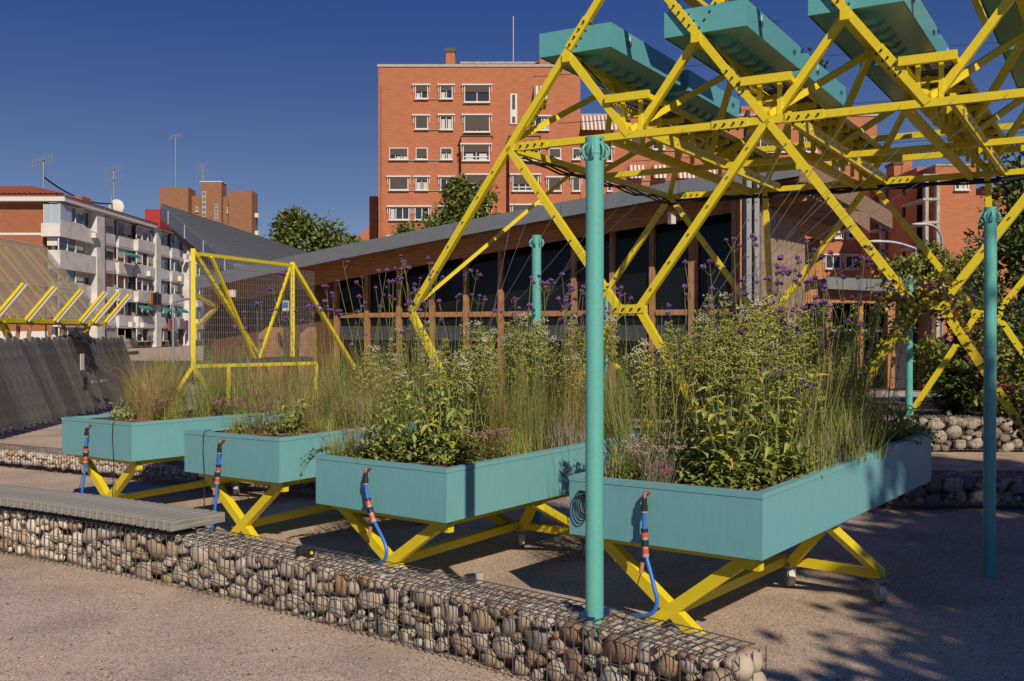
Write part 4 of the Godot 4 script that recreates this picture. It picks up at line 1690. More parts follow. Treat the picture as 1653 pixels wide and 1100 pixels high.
func window_on(parent: Node, x0: float, x1: float, h0: float, h1: float, d: float, split: int, shade: float, blind: Material, hood := true, low_rail := false) -> void:
	# a framed window standing on a wall whose face lies at depth d
	var fr := Mesher.new()
	var t := 0.085
	var o := 0.16
	for s in [[x0, x0 + t], [x1 - t, x1]]:
		fr.box(W((s[0] + s[1]) * 0.5, (h0 + h1) * 0.5, d - o * 0.5 + 0.002), Vector3(t, h1 - h0, o))
	for s in [[h0, h0 + t], [h1 - t, h1]]:
		fr.box(W((x0 + x1) * 0.5, (s[0] + s[1]) * 0.5, d - o * 0.5 + 0.002), Vector3(x1 - x0 - 2 * t - 0.004, t, o - 0.004))
	for k in range(1, split):
		fr.box(W(lerpf(x0, x1, k / float(split)), (h0 + h1) * 0.5, d - 0.05), Vector3(0.075, h1 - h0 - 2 * t, 0.09))
	if low_rail:
		fr.box(W((x0 + x1) * 0.5, lerpf(h0, h1, 0.24), d - 0.045), Vector3(x1 - x0 - 2 * t, 0.09, 0.08))
	fr.box(W((x0 + x1) * 0.5, h0 - 0.06, d - 0.14), Vector3(x1 - x0 + 0.15, 0.08, 0.28))
	if hood:
		fr.box(W((x0 + x1) * 0.5, h1 + 0.10, d - 0.16), Vector3(x1 - x0 + 0.5, 0.13, 0.32))
		for s in [x0 - 0.16, x1 + 0.16]:
			fr.box(W(s, h1 - 0.3, d - 0.20), Vector3(0.05, 0.75, 0.05))
	var w := part("window", fr, M.white_trim, parent)
	var g := Mesher.new()
	g.box(W((x0 + x1) * 0.5, (h0 + h1) * 0.5, d - 0.012), Vector3(x1 - x0 - t, h1 - h0 - t, 0.02))
	part("pane", g, M.pane, w)
	if shade < 0.97:
		var cu := Mesher.new()
		for k in split:
			if rng.randf() < 0.4:
				var a := lerpf(x0, x1, (k + 0.22) / split)
				var e := lerpf(x0, x1, (k + 0.78) / split)
				cu.box(W((a + e) * 0.5, lerpf(h0, h1, (1.0 - shade) * 0.5), d - 0.026), Vector3(e - a, (h1 - h0) * (1.0 - shade) * 0.8, 0.006))
		if cu.v.size() > 0:
			part("curtain", cu, M.curtain, w)
	if shade > 0.03:
		var b := Mesher.new()
		b.box(W((x0 + x1) * 0.5, lerpf(h1, h0, shade * 0.5), d - 0.115), Vector3(x1 - x0 - 2 * t, (h1 - h0) * shade - t, 0.03))
		part("blind", b, blind, w)


func striped_awning(parent: Node, x0: float, x1: float, h0: float, h1: float, d: float, out: float) -> void:
	var a := Mesher.new()
	var b := Mesher.new()
	var count := int((x1 - x0) / 0.19)
	for k in count:
		var p := lerpf(x0, x1, k / float(count))
		var q := lerpf(x0, x1, (k + 1) / float(count))
		var m := a if k % 2 == 0 else b
		m.hexa([W(p, h1, d - 0.1), W(q, h1, d - 0.1), W(q, h0, d - out), W(p, h0, d - out), W(p, h1 - 0.04, d - 0.08), W(q, h1 - 0.04, d - 0.08), W(q, h0 - 0.02, d - out + 0.05), W(p, h0 - 0.02, d - out + 0.05)])
	var o := part("awning", a, M.awning_dark, parent)
	part("stripe", b, M.awning_light, o)


func mast(label: String, at: Vector3, high: float, yagi: int, parent_group := "roof aerials") -> void:
	var t := thing("roof_antenna", label, "antenna", at, 0.0, parent_group)
	tube_part("pole", [Vector3.ZERO, Vector3(0, high, 0)], 0.09, M.galvanized, t, 6)
	for k in yagi:
		var y := high * (0.97 - 0.22 * k)
		var boom := Mesher.new()
		boom.tube([Vector3(-1.0, y - 0.2, 0), Vector3(0.9, y + 0.25, 0.3)], 0.05, 5)
		for j in 7:
			var c := Vector3(-1.0, y - 0.2, 0).lerp(Vector3(0.9, y + 0.25, 0.3), j / 6.0)
			boom.tube([c - Vector3(0, 0.38, 0), c + Vector3(0, 0.38, 0)], 0.03, 4, -1.0, false)
		part("aerial", boom, M.galvanized, t)


func build_blocks() -> void:
	build_orange_block()
	build_orange_wing()
	build_white_block()
	build_brown_tower()
	build_right_block()


func build_orange_block() -> void:
	var B := thing("brick_block", "tall orange brick apartment block in the middle of the background", "building")
	var d := 101.0
	var x0 := px_x(611, d)
	var x1 := px_x(936.5, d)
	var top := px_h(109, d)
	block_box("wall", x0, x1, 0, top, d, d + 14, M.brick, B)
	block_box("coping", x0 - 0.1, x1 + 0.1, top, top + 0.25, d - 0.1, d + 14.1, M.concrete, B)
	var set_ := block_box("roof_parapet", px_x(744, d + 4), px_x(890, d + 4), top - 1, px_h(104, d + 4), d + 4, d + 12, M.brick, B)
	block_box("coping", px_x(743, d + 4), px_x(891, d + 4), px_h(104, d + 4), px_h(104, d + 4) + 0.2, d + 3.9, d + 12.1, M.concrete, set_)
	for q in [[720.0, 734.5, 79.0], [871.0, 886.0, 84.0]]:
		var ch := block_box("chimney", px_x(q[0], d + 2), px_x(q[1], d + 2), top - 0.5, px_h(q[2], d + 2), d + 2, d + 3.0, M.brick, B)
		block_box("chimney_cap", px_x(q[0], d + 2) - 0.08, px_x(q[1], d + 2) + 0.08, px_h(q[2], d + 2) - 0.35, px_h(q[2], d + 2) + 0.03, d + 1.9, d + 3.1, M.grey_panel, ch)
	block_box("side_wing", px_x(598, d + 6), px_x(611.5, d + 6), 0, px_h(319, d + 6), d + 5, d + 13, M.brick, B)
	# projecting bays under the third row
	var zx := func(z: float) -> float: return 580.0 + z / 3.234
	var zy := func(z: float) -> float: return 60.0 + z / 3.234
	for q in [[535.0, 692.0], [783.0, 942.0]]:
		var bay := block_box("bay", px_x(zx.call(q[0]), d), px_x(zx.call(q[1]), d), 0, px_h(zy.call(530.0), d), d - 1.0, d + 0.01, M.brick, B)
		block_box("bay_coping", px_x(zx.call(q[0]), d) - 0.1, px_x(zx.call(q[1]), d) + 0.1, px_h(zy.call(530.0), d), px_h(zy.call(526.0), d), d - 1.1, d + 0.01, M.blind, bay)
	# windows as read in the photograph: x0, y0, x1, y1, panes, share of the blind
	var wins := [
		[292, 258, 360, 325, 2, 0.5], [422, 258, 488, 325, 2, 0.42], [548, 258, 682, 343, 2, 0.42], [916, 420, 988, 488, 2, 0.0],
		[292, 416, 360, 483, 2, 0.95], [422, 414, 488, 485, 2, 0.15], [548, 414, 682, 498, 2, 0.9],
		[157, 580, 256, 641, 3, 0.7], [295, 580, 358, 641, 2, 0.85], [424, 580, 487, 641, 2, 0.45],
		[157, 735, 257, 800, 2, 1.0], [295, 735, 360, 800, 2, 0.3], [424, 735, 488, 800, 2, 0.25],
		[157, 890, 262, 955, 3, 0.0], [290, 890, 365, 955, 2, 0.1], [424, 890, 488, 955, 2, 0.3], [157, 1045, 262, 1110, 3, 0.3],
		[988, 582, 1053, 640, 2, 0.75], [1112, 582, 1153, 640, 2, 0.7], [985, 738, 1055, 805, 2, 0.95], [1112, 738, 1153, 805, 2, 0.95], [985, 895, 1055, 960, 2, 0.6]]
	for q in wins:
		window_on(B, px_x(zx.call(q[0]), d), px_x(zx.call(q[2]), d), px_h(zy.call(q[3]), d), px_h(zy.call(q[1]), d), d, q[4], q[5], M.blind, q[1] != 580 and q[1] != 582)
	for q in [[543, 576, 682, 655, 2, 0.5], [545, 732, 682, 812, 2, 0.6], [545, 888, 682, 960, 2, 0.5], [832, 580, 936, 655, 2, 0.4], [800, 732, 935, 812, 4, 0.6], [797, 888, 938, 960, 2, 0.8]]:
		window_on(B, px_x(zx.call(q[0]), d), px_x(zx.call(q[2]), d), px_h(zy.call(q[3]), d), px_h(zy.call(q[1]), d), d - 1.0, q[4], q[5], M.blind, true, true)
	# stair slot
	var s0 := px_x(zx.call(788), d)
	var s1 := px_x(zx.call(824), d)
	var slot := block_box("stair_light", s0, s1, px_h(zy.call(457), d), px_h(zy.call(298), d), d - 0.12, d + 0.01, M.white_trim, B)
	block_box("pane", s0 + 0.2, s1 - 0.2, px_h(zy.call(380), d), px_h(zy.call(305), d), d - 0.16, d - 0.121, M.blind, slot)
	block_box("pane", s0 + 0.2, s1 - 0.2, px_h(zy.call(450), d), px_h(zy.call(418), d), d - 0.16, d - 0.121, M.blind, slot)
	block_box("lintel_recess", s0, s1, px_h(zy.call(298), d), px_h(zy.call(262), d), d - 0.03, d + 0.01, M.brick, B)
	for y in [325.0, 485.0, 644.0, 801.0, 957.0]:
		block_box("sill_band", px_x(zx.call(160 if y > 500 else 292), d), px_x(zx.call(490), d), px_h(zy.call(y + 3), d), px_h(zy.call(y), d), d - 0.13, d + 0.01, M.concrete, B)
	striped_awning(B, px_x(zx.call(910), d), px_x(zx.call(990), d), px_h(zy.call(336), d), px_h(zy.call(258), d), d, 1.1)
	var pipe := Mesher.new()
	pipe.tube([W(px_x(611.5, d) + 0.3, 0, d - 0.1), W(px_x(611.5, d) + 0.3, px_h(140, d), d - 0.1)], 0.09, 6)
	part("downpipe", pipe, M.brick, B)
	mast("thin white mast standing on the orange brick block roof", W(px_x(828.5, 106), top, 106), 6.5, 0)
	mast("small aerial beside the parapet on the orange block roof", W(px_x(797, 106), top + 0.4, 106), 0.9, 1)


func build_orange_wing() -> void:
	var B := thing("brick_wing", "lower orange brick wing with striped awnings behind the yellow frame", "building")
	var d := 102.5
	var x0 := px_x(936.8, d) + 0.02
	var x1 := px_x(1415, d)
	var top := px_h(188, d)
	block_box("wall", x0, x1, 0, top, d, d + 13, M.brick, B)
	block_box("coping", x0, x1 + 0.1, top, top + 0.2, d - 0.1, d + 13, M.concrete, B)
	block_box("roof_hut", px_x(1196, d + 3), px_x(1255, d + 3), top - 0.5, px_h(172, d + 3), d + 3, d + 8, M.brick, B)
	for q in [1205.5, 1221.5]:
		block_box("flue", px_x(q - 3, d), px_x(q + 3, d), px_h(270, d), px_h(181 + (q - 1205.5) * 0.4, d), d - 0.5, d - 0.02, M.dull_black, B)
	for q in [[936.0, 996.0, 188.0, 217.0, 2.2], [1014.0, 1039.0, 267.0, 290.0, 0.9], [1053.0, 1077.0, 267.0, 290.0, 0.9], [1092.0, 1119.0, 267.0, 290.0, 0.9], [1133.0, 1160.0, 267.0, 290.0, 0.9]]:
		striped_awning(B, px_x(q[0], d), px_x(q[1], d), px_h(q[3], d), px_h(q[2], d), d, q[4])
	for q in [[980, 240, 988, 261, 1, 0.6], [980, 290, 988, 309, 1, 0.9], [1018, 219, 1038, 242, 2, 0.9], [1053, 219, 1073, 242, 2, 0.6], [1226, 222, 1251, 246, 2, 0.55], [1256, 222, 1271, 246, 2, 0.9], [1166, 222, 1176, 246, 1, 0.9], [1300, 226, 1318, 246, 2, 0.9], [1100, 219, 1120, 242, 2, 0.7],
		[1332, 413, 1357, 434, 2, 0.0], [1364, 413, 1400, 434, 3, 0.12], [1338, 377, 1358, 385, 2, 0.0], [1368, 375, 1398, 385, 3, 0.1], [1280, 270, 1305, 290, 2, 0.5], [1330, 270, 1355, 290, 2, 0.5]]:
		window_on(B, px_x(q[0], d), px_x(q[2], d), px_h(q[3], d), px_h(q[1], d), d, q[4], q[5], M.blind, true)
	for q in [[1000.0, 1160.0, 291.0], [1018.0, 1120.0, 243.0], [1330.0, 1402.0, 436.0], [1336.0, 1402.0, 387.0]]:
		block_box("sill_band", px_x(q[0], d), px_x(q[1], d), px_h(q[2] + 1, d), px_h(q[2], d), d - 0.14, d + 0.01, M.concrete, B)


func build_white_block() -> void:
	var B := thing("white_block", "long white apartment block with glazed balconies and a red tiled roof, at the left", "building")
	var X := -39.6
	var at := func(px: float) -> float: return -X * FOCAL / (HALF - px)
	var d0 := 91.0
	var d1 := 150.0
	var eave_h := 13.25
	block_box("brick_gable", -62.0, X - 1.2, 0, eave_h - 0.1, d0, d1, M.brick_gable, B)
	block_box("white_facade", X - 1.22, X - 0.9, 0, eave_h - 0.1, d0 - 0.02, d1, M.white, B)
	block_box("eave_board", -62.5, X + 0.35, eave_h - 0.1, eave_h + 0.35, d0 - 0.9, d1, M.white_trim, B)
	# hipped tile roof in courses
	var rf := Mesher.new()
	var rise := 1.5
	for k in 12:
		var a := k / 12.0
		var b := (k + 1) / 12.0
		var xr0 := lerpf(X + 0.45, -45.0, a)
		var xr1 := lerpf(X + 0.45, -45.0, b)
		var z0 := lerpf(d0 - 1.0, d0 + 5.0, a)
		var z1 := lerpf(d0 - 1.0, d0 + 5.0, b)
		var h0 := eave_h + 0.36 + rise * a
		var h1 := eave_h + 0.36 + rise * b
		rf.quad(W(xr0, h0 + 0.06, z0), W(xr0, h0 + 0.06, d1), W(xr1, h1, d1), W(xr1, h1, z1), Vector3(0.45, 0.89, 0))
		rf.quad(W(-62.5, h0 + 0.06, z0), W(xr0, h0 + 0.06, z0), W(xr1, h1, z1), W(-62.5, h1, z1), Vector3(0, 0.89, 0.45))
		rf.quad(W(-62.5, h0, z0), W(xr0, h0, z0), W(xr0, h0 + 0.06, z0), W(-62.5, h0 + 0.06, z0), Vector3(0, 0, 1))
		rf.quad(W(xr0, h0, z0), W(xr0, h0, d1), W(xr0, h0 + 0.06, d1), W(xr0, h0 + 0.06, z0), Vector3(1, 0, 0))
	var roof := part("roof", rf, M.tile, B)
	var rib := Mesher.new()
	for k in 50:
		var x := -62.0 + k * 0.46
		var e := clampf((X + 0.45 - x) / (X + 0.45 + 45.0), 0.0, 1.0)
		if e < 0.02:
			continue
		rib.tube([W(x, eave_h + 0.50, d0 - 1.05), W(x, eave_h + 0.5 + rise * e, lerpf(d0 - 1.0, d0 + 5.0, e))], 0.11, 5, -1.0, false)
	part("tile_ridges", rib, M.tile, roof)
	block_box("chimney", -41.7, -40.6, eave_h, px_h(317, 97), 97, 99, M.brick_gable, roof)
	for q in [[113.5, 119.0], [119.2, 123.5]]:
		block_box("chimney", -40.6, -38.9, eave_h, px_h(342, 116), q[0], q[1], M.red_brick, roof)
	block_box("vent_pipe", -41.3, -41.1, eave_h, px_h(311, 93), 93, 93.2, M.white_trim, roof)
	block_box("string_course", -62.0, X - 1.15, px_h(380, 91), px_h(376, 91), d0 - 0.06, d0 + 0.02, M.white_trim, B)
	block_box("base_course", -62.0, X - 1.15, px_h(548, 91), px_h(535, 91), d0 - 0.06, d0 + 0.02, M.white_trim, B)
	tube_part("downpipe", [W(-41.3, 0, d0 - 0.1), W(-41.3, eave_h, d0 - 0.1)], 0.07, M.dull_black, B, 6)
	# piers
	for q in [[at.call(154.0), at.call(166.5)], [at.call(250.0), at.call(258.0)], [at.call(303.0), at.call(306.0)]]:
		block_box("pier", X - 0.95, X + 0.16, 0, eave_h - 0.1, q[0], q[1], M.white, B)
	# storeys: parapets and glazing set behind them
	var cuts := [104.0, 138.0, 154.0, 166.5, 193.0, 198.0, 222.0, 250.0, 258.0, 273.0, 277.0, 290.0, 303.0, 306.0, 318.0, 330.0]
	var sorts := ["blind_beige", "pane", "blind_grey", "blind_white", "pane", "pane"]
	for fl in 5:
		var base := eave_h - 2.72 * (fl + 1) - 0.1
		for i in cuts.size() - 1:
			if i in [2, 4, 7, 9, 12]:
				continue
			var a: float = at.call(cuts[i]) + 0.1
			var e: float = at.call(cuts[i + 1]) - 0.05
			if i == 0:
				a = d0 - 1.0
			var deep := 0.0 if i % 2 == 0 else -0.45
			var face := X + 0.05 + deep
			if fl < 4:
				block_box("parapet", X - 1.0, face, base, base + 1.05, a, e, M.white, B)
				block_box("floor_slab", X - 1.0, face - 0.03, base - 0.16, base - 0.005, a, e, M.white_trim, B)
			var parts := maxi(2, int((e - a) / 1.35))
			for k in parts:
				var k0 := lerpf(a, e, k / float(parts))
				var k1 := lerpf(a, e, (k + 1) / float(parts))
				var fr := Mesher.new()
				var gx := face - 0.22
				fr.box(W(gx, base + 1.82, k0 + 0.04), Vector3(0.1, 1.5, 0.08))
				fr.box(W(gx, base + 2.52, (k0 + k1) * 0.5), Vector3(0.1, 0.1, k1 - k0))
				fr.box(W(gx, base + 1.12, (k0 + k1) * 0.5), Vector3(0.1, 0.1, k1 - k0))
				var w := part("window", fr, M.white_trim if rng.randf() < 0.75 else M.galvanized, B)
				var g := Mesher.new()
				g.box(W(gx - 0.06, base + 1.82, (k0 + k1) * 0.5), Vector3(0.03, 1.42, k1 - k0 - 0.02))
				part("pane", g, M.pane, w)
				var drop := rng.randf()
				if drop > 0.35:
					var b := Mesher.new()
					b.box(W(gx + 0.005, base + 2.47 - drop * 0.6, (k0 + k1) * 0.5), Vector3(0.03, drop * 1.2, k1 - k0 - 0.14))
					part("blind", b, M[sorts[rng.randi() % 4]] if sorts[rng.randi() % 4] != "pane" else M.blind_grey, w)
			block_box("lintel", X - 1.0, face - 0.1, base + 2.57, base + 2.72 - 0.165, a, e, M.white, B)
	# ground floor in shade
	block_box("ground_floor", X - 1.1, X - 0.6, 0, eave_h - 2.72 * 4 - 0.3, d0 + 2, d1, M.concrete, B)
	for q in [232.0, 243.0, 252.0, 266.0, 280.0, 296.0, 310.0]:
		block_box("shop_door", X - 0.65, X - 0.55, 0.2, 2.0, at.call(q), at.call(q) + 1.6, M.dull_black, B)
	# corner bay glazed in pale blue, recess below
	block_box("corner_glazing", -41.0, X + 0.02, px_h(362, 90), px_h(330, 90), 89.95, 92.3, M.blue_glass, B)
	for x in [-41.0, -40.3, -39.58]:
		block_box("glazing_bar", x - 0.04, x + 0.04, px_h(362, 90), px_h(330, 90), 89.88, 89.94, M.tube_white, B)
	block_box("corner_parapet", -41.2, X + 0.08, px_h(382, 90), px_h(361, 90), 89.8, 98.0, M.white, B)
	block_box("corner_parapet", -40.6, X + 0.08, px_h(434, 90), px_h(404, 90), 89.8, 98.0, M.white, B)
	block_box("air_conditioner", -40.9, -40.0, px_h(396, 90), px_h(383, 90), 90.3, 90.9, M.white_trim, B)
	for q in [[146.0, 378.0], [235.0, 440.0], [294.0, 412.0], [304.0, 415.0], [286.0, 448.0], [224.0, 523.0], [205.0, 522.0]]:
		var dd: float = at.call(q[0])
		block_box("air_conditioner", X + 0.1, X + 0.5, px_h(q[1] + 6, dd), px_h(q[1] - 2, dd), dd, dd + 1.0, M.white_trim, B)
	for q in [[197.0, 216.0, 406.0, 409.5], [221.0, 238.0, 493.0, 496.5], [260.0, 276.0, 497.0, 500.5], [284.0, 295.0, 498.0, 501.0]]:
		var da: float = at.call(q[0])
		var db: float = at.call(q[1])
		var m := Mesher.new()
		m.hexa([W(X + 0.1, px_h(q[2], da), da), W(X + 0.1, px_h(q[2], da), db), W(X + 0.7, px_h(q[3], da) - 0.1, db), W(X + 0.7, px_h(q[3], da) - 0.1, da), W(X + 0.1, px_h(q[2], da) - 0.1, da), W(X + 0.1, px_h(q[2], da) - 0.1, db), W(X + 0.7, px_h(q[3], da) - 0.3, db), W(X + 0.7, px_h(q[3], da) - 0.3, da)])
		part("green_awning", m, M.awning_green, B)
	# washing hung out
	var cols := [Color(0.5, 0.16, 0.03), Color(0.03, 0.03, 0.04), Color(0.10, 0.10, 0.16), Color(0.05, 0.05, 0.06), Color(0.4, 0.1, 0.12), Color(0.08, 0.35, 0.30), Color(0.3, 0.3, 0.32), Color(0.2, 0.08, 0.16)]
	var li := 0
	for q in [[239.0, 477.0], [243.0, 478.0], [247.0, 476.0], [251.0, 479.0], [268.0, 520.0], [272.0, 519.0], [276.0, 521.0], [295.0, 521.0]]:
		var dd: float = at.call(q[0])
		var c: Color = cols[li]
		var m := Mesher.new()
		m.tint = c
		m.box(W(X + 0.45, px_h(q[1] + 5, dd), dd), Vector3(0.06, 1.3, 1.1))
		var o := part("hanging_laundry", m, vertex_mat(0.9), self)
		tag(o, ["orange", "black", "navy", "dark", "red", "teal", "grey", "plum"][li] + " garment drying below a balcony of the white block", "laundry", "washing on the white block")
		li += 1
	mast("tall aerial on a dark pole at the left end of the tiled roof", W(px_x(70.5, 95), px_h(318, 95), 95), 3.4, 1)
	mast("lattice mast with two aerials above the white block's roof", W(px_x(184, 108), px_h(352, 108), 108), 5.2, 2)
	mast("short dark pole beside the lattice mast on the tiled roof", W(px_x(180, 107), px_h(346, 107), 107), 1.9, 0)
	var cab := Mesher.new()
	for q in [[Vector2(71, 286), 95.0, Vector2(180, 329), 107.0, 1.6], [Vector2(180, 340), 107.0, Vector2(258, 357), 168.0, 1.2]]:
		var a := spot(q[0].x, q[0].y, q[1])
		var b := spot(q[2].x, q[2].y, q[3])
		var pts := []
		for k in 17:
			var t := k / 16.0
			pts.append(a.lerp(b, t) + Vector3.DOWN * (q[4] as float) * 4.0 * t * (1.0 - t) * 0.45)
		cab.tube(pts, 0.085, 5)
	var co := part("overhead_cable", cab, M.cable, self)
	tag(co, "sagging black cable strung over the white block's roof to the brown tower", "cable")
	var dish := thing("satellite_dish", "round white dish at the foot of the lattice mast", "satellite dish", spot(188, 335, 108))
	var dm := Mesher.new()
	dm.ball(Vector3.ZERO, Vector3(0.85, 0.85, 0.2), 8, 14)
	part("bowl", dm, M.white_trim, dish)
	tube_part("stand", [Vector3(0, 0, -0.1), Vector3(0, -2.0, -0.1)], 0.06, M.galvanized, dish, 6)


func build_brown_tower() -> void:
	var B := thing("brown_tower", "brown brick tower block behind the pavilion's left wing", "building")
	var d := 170.0
	var xs := func(p: float) -> float: return px_x(p, d)
	var hs := func(p: float) -> float: return px_h(p, d)
	block_box("wall", xs.call(258), xs.call(304), 0, hs.call(303), d, d + 4, M.brick_brown, B)
	block_box("wall", xs.call(304), xs.call(321), 0, hs.call(314), d + 2.0, d + 4, M.brick_brown, B)
	var core := block_box("stair_core", xs.call(321), xs.call(355), 0, hs.call(293), d + 1.0, d + 4, M.brick_brown, B)
	block_box("coping", xs.call(320), xs.call(356), hs.call(293), hs.call(291.5), d + 0.9, d + 4, M.white_trim, core)
	block_box("wall", xs.call(355), xs.call(369), 0, hs.call(315), d + 2.0, d + 4, M.brick_brown, B)
	block_box("wall", xs.call(369), xs.call(406.5), 0, hs.call(308), d, d + 4, M.brick_brown, B)
	for q in [[323.5, 330.0, 308.0, 350.0], [343.5, 350.0, 328.0, 356.0]]:
		var s := block_box("stair_glazing", xs.call(q[0]), xs.call(q[1]), hs.call(q[3]), hs.call(q[2]), d + 0.9, d + 1.02, M.concrete, B)
		for k in 5:
			block_box("pane", xs.call(q[0] + 1), xs.call(q[1] - 1), hs.call(lerpf(q[2], q[3], (k + 0.75) / 5.0)), hs.call(lerpf(q[2], q[3], (k + 0.2) / 5.0)), d + 0.82, d + 0.89, M.blind_grey, s)
	for q in [[310.5, 314.5, 332.0, 340.0], [361.5, 366.5, 333.0, 342.0], [363.0, 367.0, 360.0, 368.0]]:
		window_on(B, xs.call(q[0]), xs.call(q[1]), hs.call(q[3]), hs.call(q[2]), d + 2.0, 1, 0.2, M.blind, false)
	for y in [345.0, 374.0]:
		block_box("air_conditioner", xs.call(406.5), xs.call(412), hs.call(y + 4), hs.call(y - 3), d + 2, d + 3, M.white_trim, B)
	mast("very tall thin mast standing on the brown tower", W(xs.call(274), hs.call(303), d + 3), 9.2, 1)
	mast("aerial mast beside the brown tower's stair core", W(xs.call(319), hs.call(315), d + 3), 5.6, 2)
	var C := thing("orange_roof_block", "distant stepped orange roof just left of the tall orange block", "building")
	var e := 150.0
	block_box("wall", px_x(560, e), px_x(605, e), 0, px_h(383, e), e, e + 12, M.brick, C)
	block_box("wall", px_x(580, e), px_x(605, e), 0, px_h(374, e), e + 1, e + 11, M.brick, C)
	block_box("chimney", px_x(587, e), px_x(598, e), 0, px_h(365, e), e + 2, e + 4, M.brick, C)
	tube_part("vent_pipe", [W(px_x(590, e), px_h(366, e), e + 2.5), W(px_x(590, e), px_h(358, e), e + 2.5)], 0.12, M.galvanized, C, 6)


func build_right_block() -> void:
	var B := thing("stepped_brick_block", "stepped orange brick block with a concrete stair frame at the right", "building")
	var d := 88.0
	var xs := func(p: float, e := 88.0) -> float: return px_x(p, e)
	var hs := func(p: float, e := 88.0) -> float: return px_h(p, e)
	block_box("wall", xs.call(1510), xs.call(1575), 0, hs.call(268), d, d + 12, M.brick, B)
	block_box("coping", xs.call(1509.5), xs.call(1575.5), hs.call(268), hs.call(268) + 0.12, d - 0.1, d + 12, M.concrete, B)
	# slanting re-entrant wall
	var m := Mesher.new()
	var a := W(xs.call(1480, 90.0), 0, 90.0)
	var b := W(px_x(1449, 96.0), 0, 96.0)
	var h1: Vector3 = Vector3.UP * hs.call(271, 90.0)
	var h2: Vector3 = Vector3.UP * hs.call(285, 96.0)
	m.hexa([a, b, b + h2, a + h1, a + Vector3(0, 0, -8), b + Vector3(0, 0, -8), b + h2 + Vector3(0, 0, -8), a + h1 + Vector3(0, 0, -8)])
	part("slanting_wall", m, M.brick, B)
	block_box("wall", px_x(1480, 92), px_x(1512, 92), 0, hs.call(271, 92.0), 92, 100, M.brick, B)
	block_box("wall", px_x(1413, 98), px_x(1450, 98), 0, hs.call(285, 98.0), 99.5, 106, M.brick, B)
	for q in [[1455.0, 1472.0, 242.0], [1443.0, 1456.0, 262.0]]:
		var c := block_box("chimney", px_x(q[0], 95), px_x(q[1], 95), hs.call(285, 95.0), hs.call(q[2], 95.0), 95, 97, M.brick, B)
		block_box("chimney_cap", px_x(q[0], 95) - 0.1, px_x(q[1], 95) + 0.1, hs.call(q[2], 95.0) - 0.25, hs.call(q[2], 95.0), 94.9, 97.1, M.blind, c)
	# concrete stair frame
	for q in [1487.0, 1505.0]:
		block_box("frame_post", xs.call(q), xs.call(q + 5), 0, hs.call(284), d - 0.9, d - 0.3, M.concrete, B)
	for y in [284.0, 322.0, 359.0, 396.0]:
		block_box("frame_slab", xs.call(1483), xs.call(1510), hs.call(y + 4), hs.call(y), d - 0.95, d + 3.9, M.concrete, B)
	for q in [1423.0]:
		block_box("frame_post", px_x(q, 97), px_x(q + 6, 97), 0, hs.call(300, 97.0), 97, 97.6, M.concrete, B)
	for y in [300.0, 335.0, 370.0, 404.0]:
		block_box("frame_slab", px_x(1413, 97), px_x(1444, 97), hs.call(y + 3, 97.0), hs.call(y, 97.0), 97, 99.5, M.concrete, B)
	for q in [[1494, 297, 1501, 310], [1494, 332, 1501, 346], [1494, 368, 1501, 380]]:
		block_box("stair_window", px_x(q[0], 92), px_x(q[2], 92), hs.call(q[3], 92.0), hs.call(q[1], 92.0), 91.85, 92.01, M.pane, B)
	for y in [300.0, 337.0, 408.0]:
		var w := Mesher.new()
		var c := a.lerp(b, 0.5)
		w.box(c + Vector3.UP * hs.call(y + 6, 93.0) + Vector3(-0.25, 0, 0.15), Vector3(0.4, 0.95, 0.4))
		part("stair_window", w, M.dull_black, B)
	window_on(B, xs.call(1540), xs.call(1563), hs.call(307), hs.call(292), d, 3, 0.0, M.blind, false)
	window_on(B, px_x(1430, 99.5), px_x(1440, 99.5), hs.call(330, 99.5), hs.call(308, 99.5), 99.5, 1, 0.3, M.blind, false)
	window_on(B, px_x(1430, 99.5), px_x(1440, 99.5), hs.call(358, 99.5), hs.call(345, 99.5), 99.5, 1, 0.3, M.blind, false)
	striped_awning(B, px_x(1429, 99.5), px_x(1441, 99.5), hs.call(393, 99.5), hs.call(375, 99.5), 99.5, 0.8)
	var C := thing("far_brick_block", "dark brick block half hidden by the tree at the right edge", "building")
	block_box("wall", px_x(1575, 104), px_x(1680, 104), 0, px_h(316, 104), 104, 116, M.brick, C)
	block_box("wall", px_x(1592, 108), px_x(1680, 108), 0, px_h(300, 108), 108, 118, M.brick, C)
	for q in [[1580, 356, 1590, 366], [1580, 388, 1590, 398]]:
		window_on(C, px_x(q[0], 104), px_x(q[2], 104), px_h(q[3], 104), px_h(q[1], 104), 104, 2, 0.2, M.blind, false)


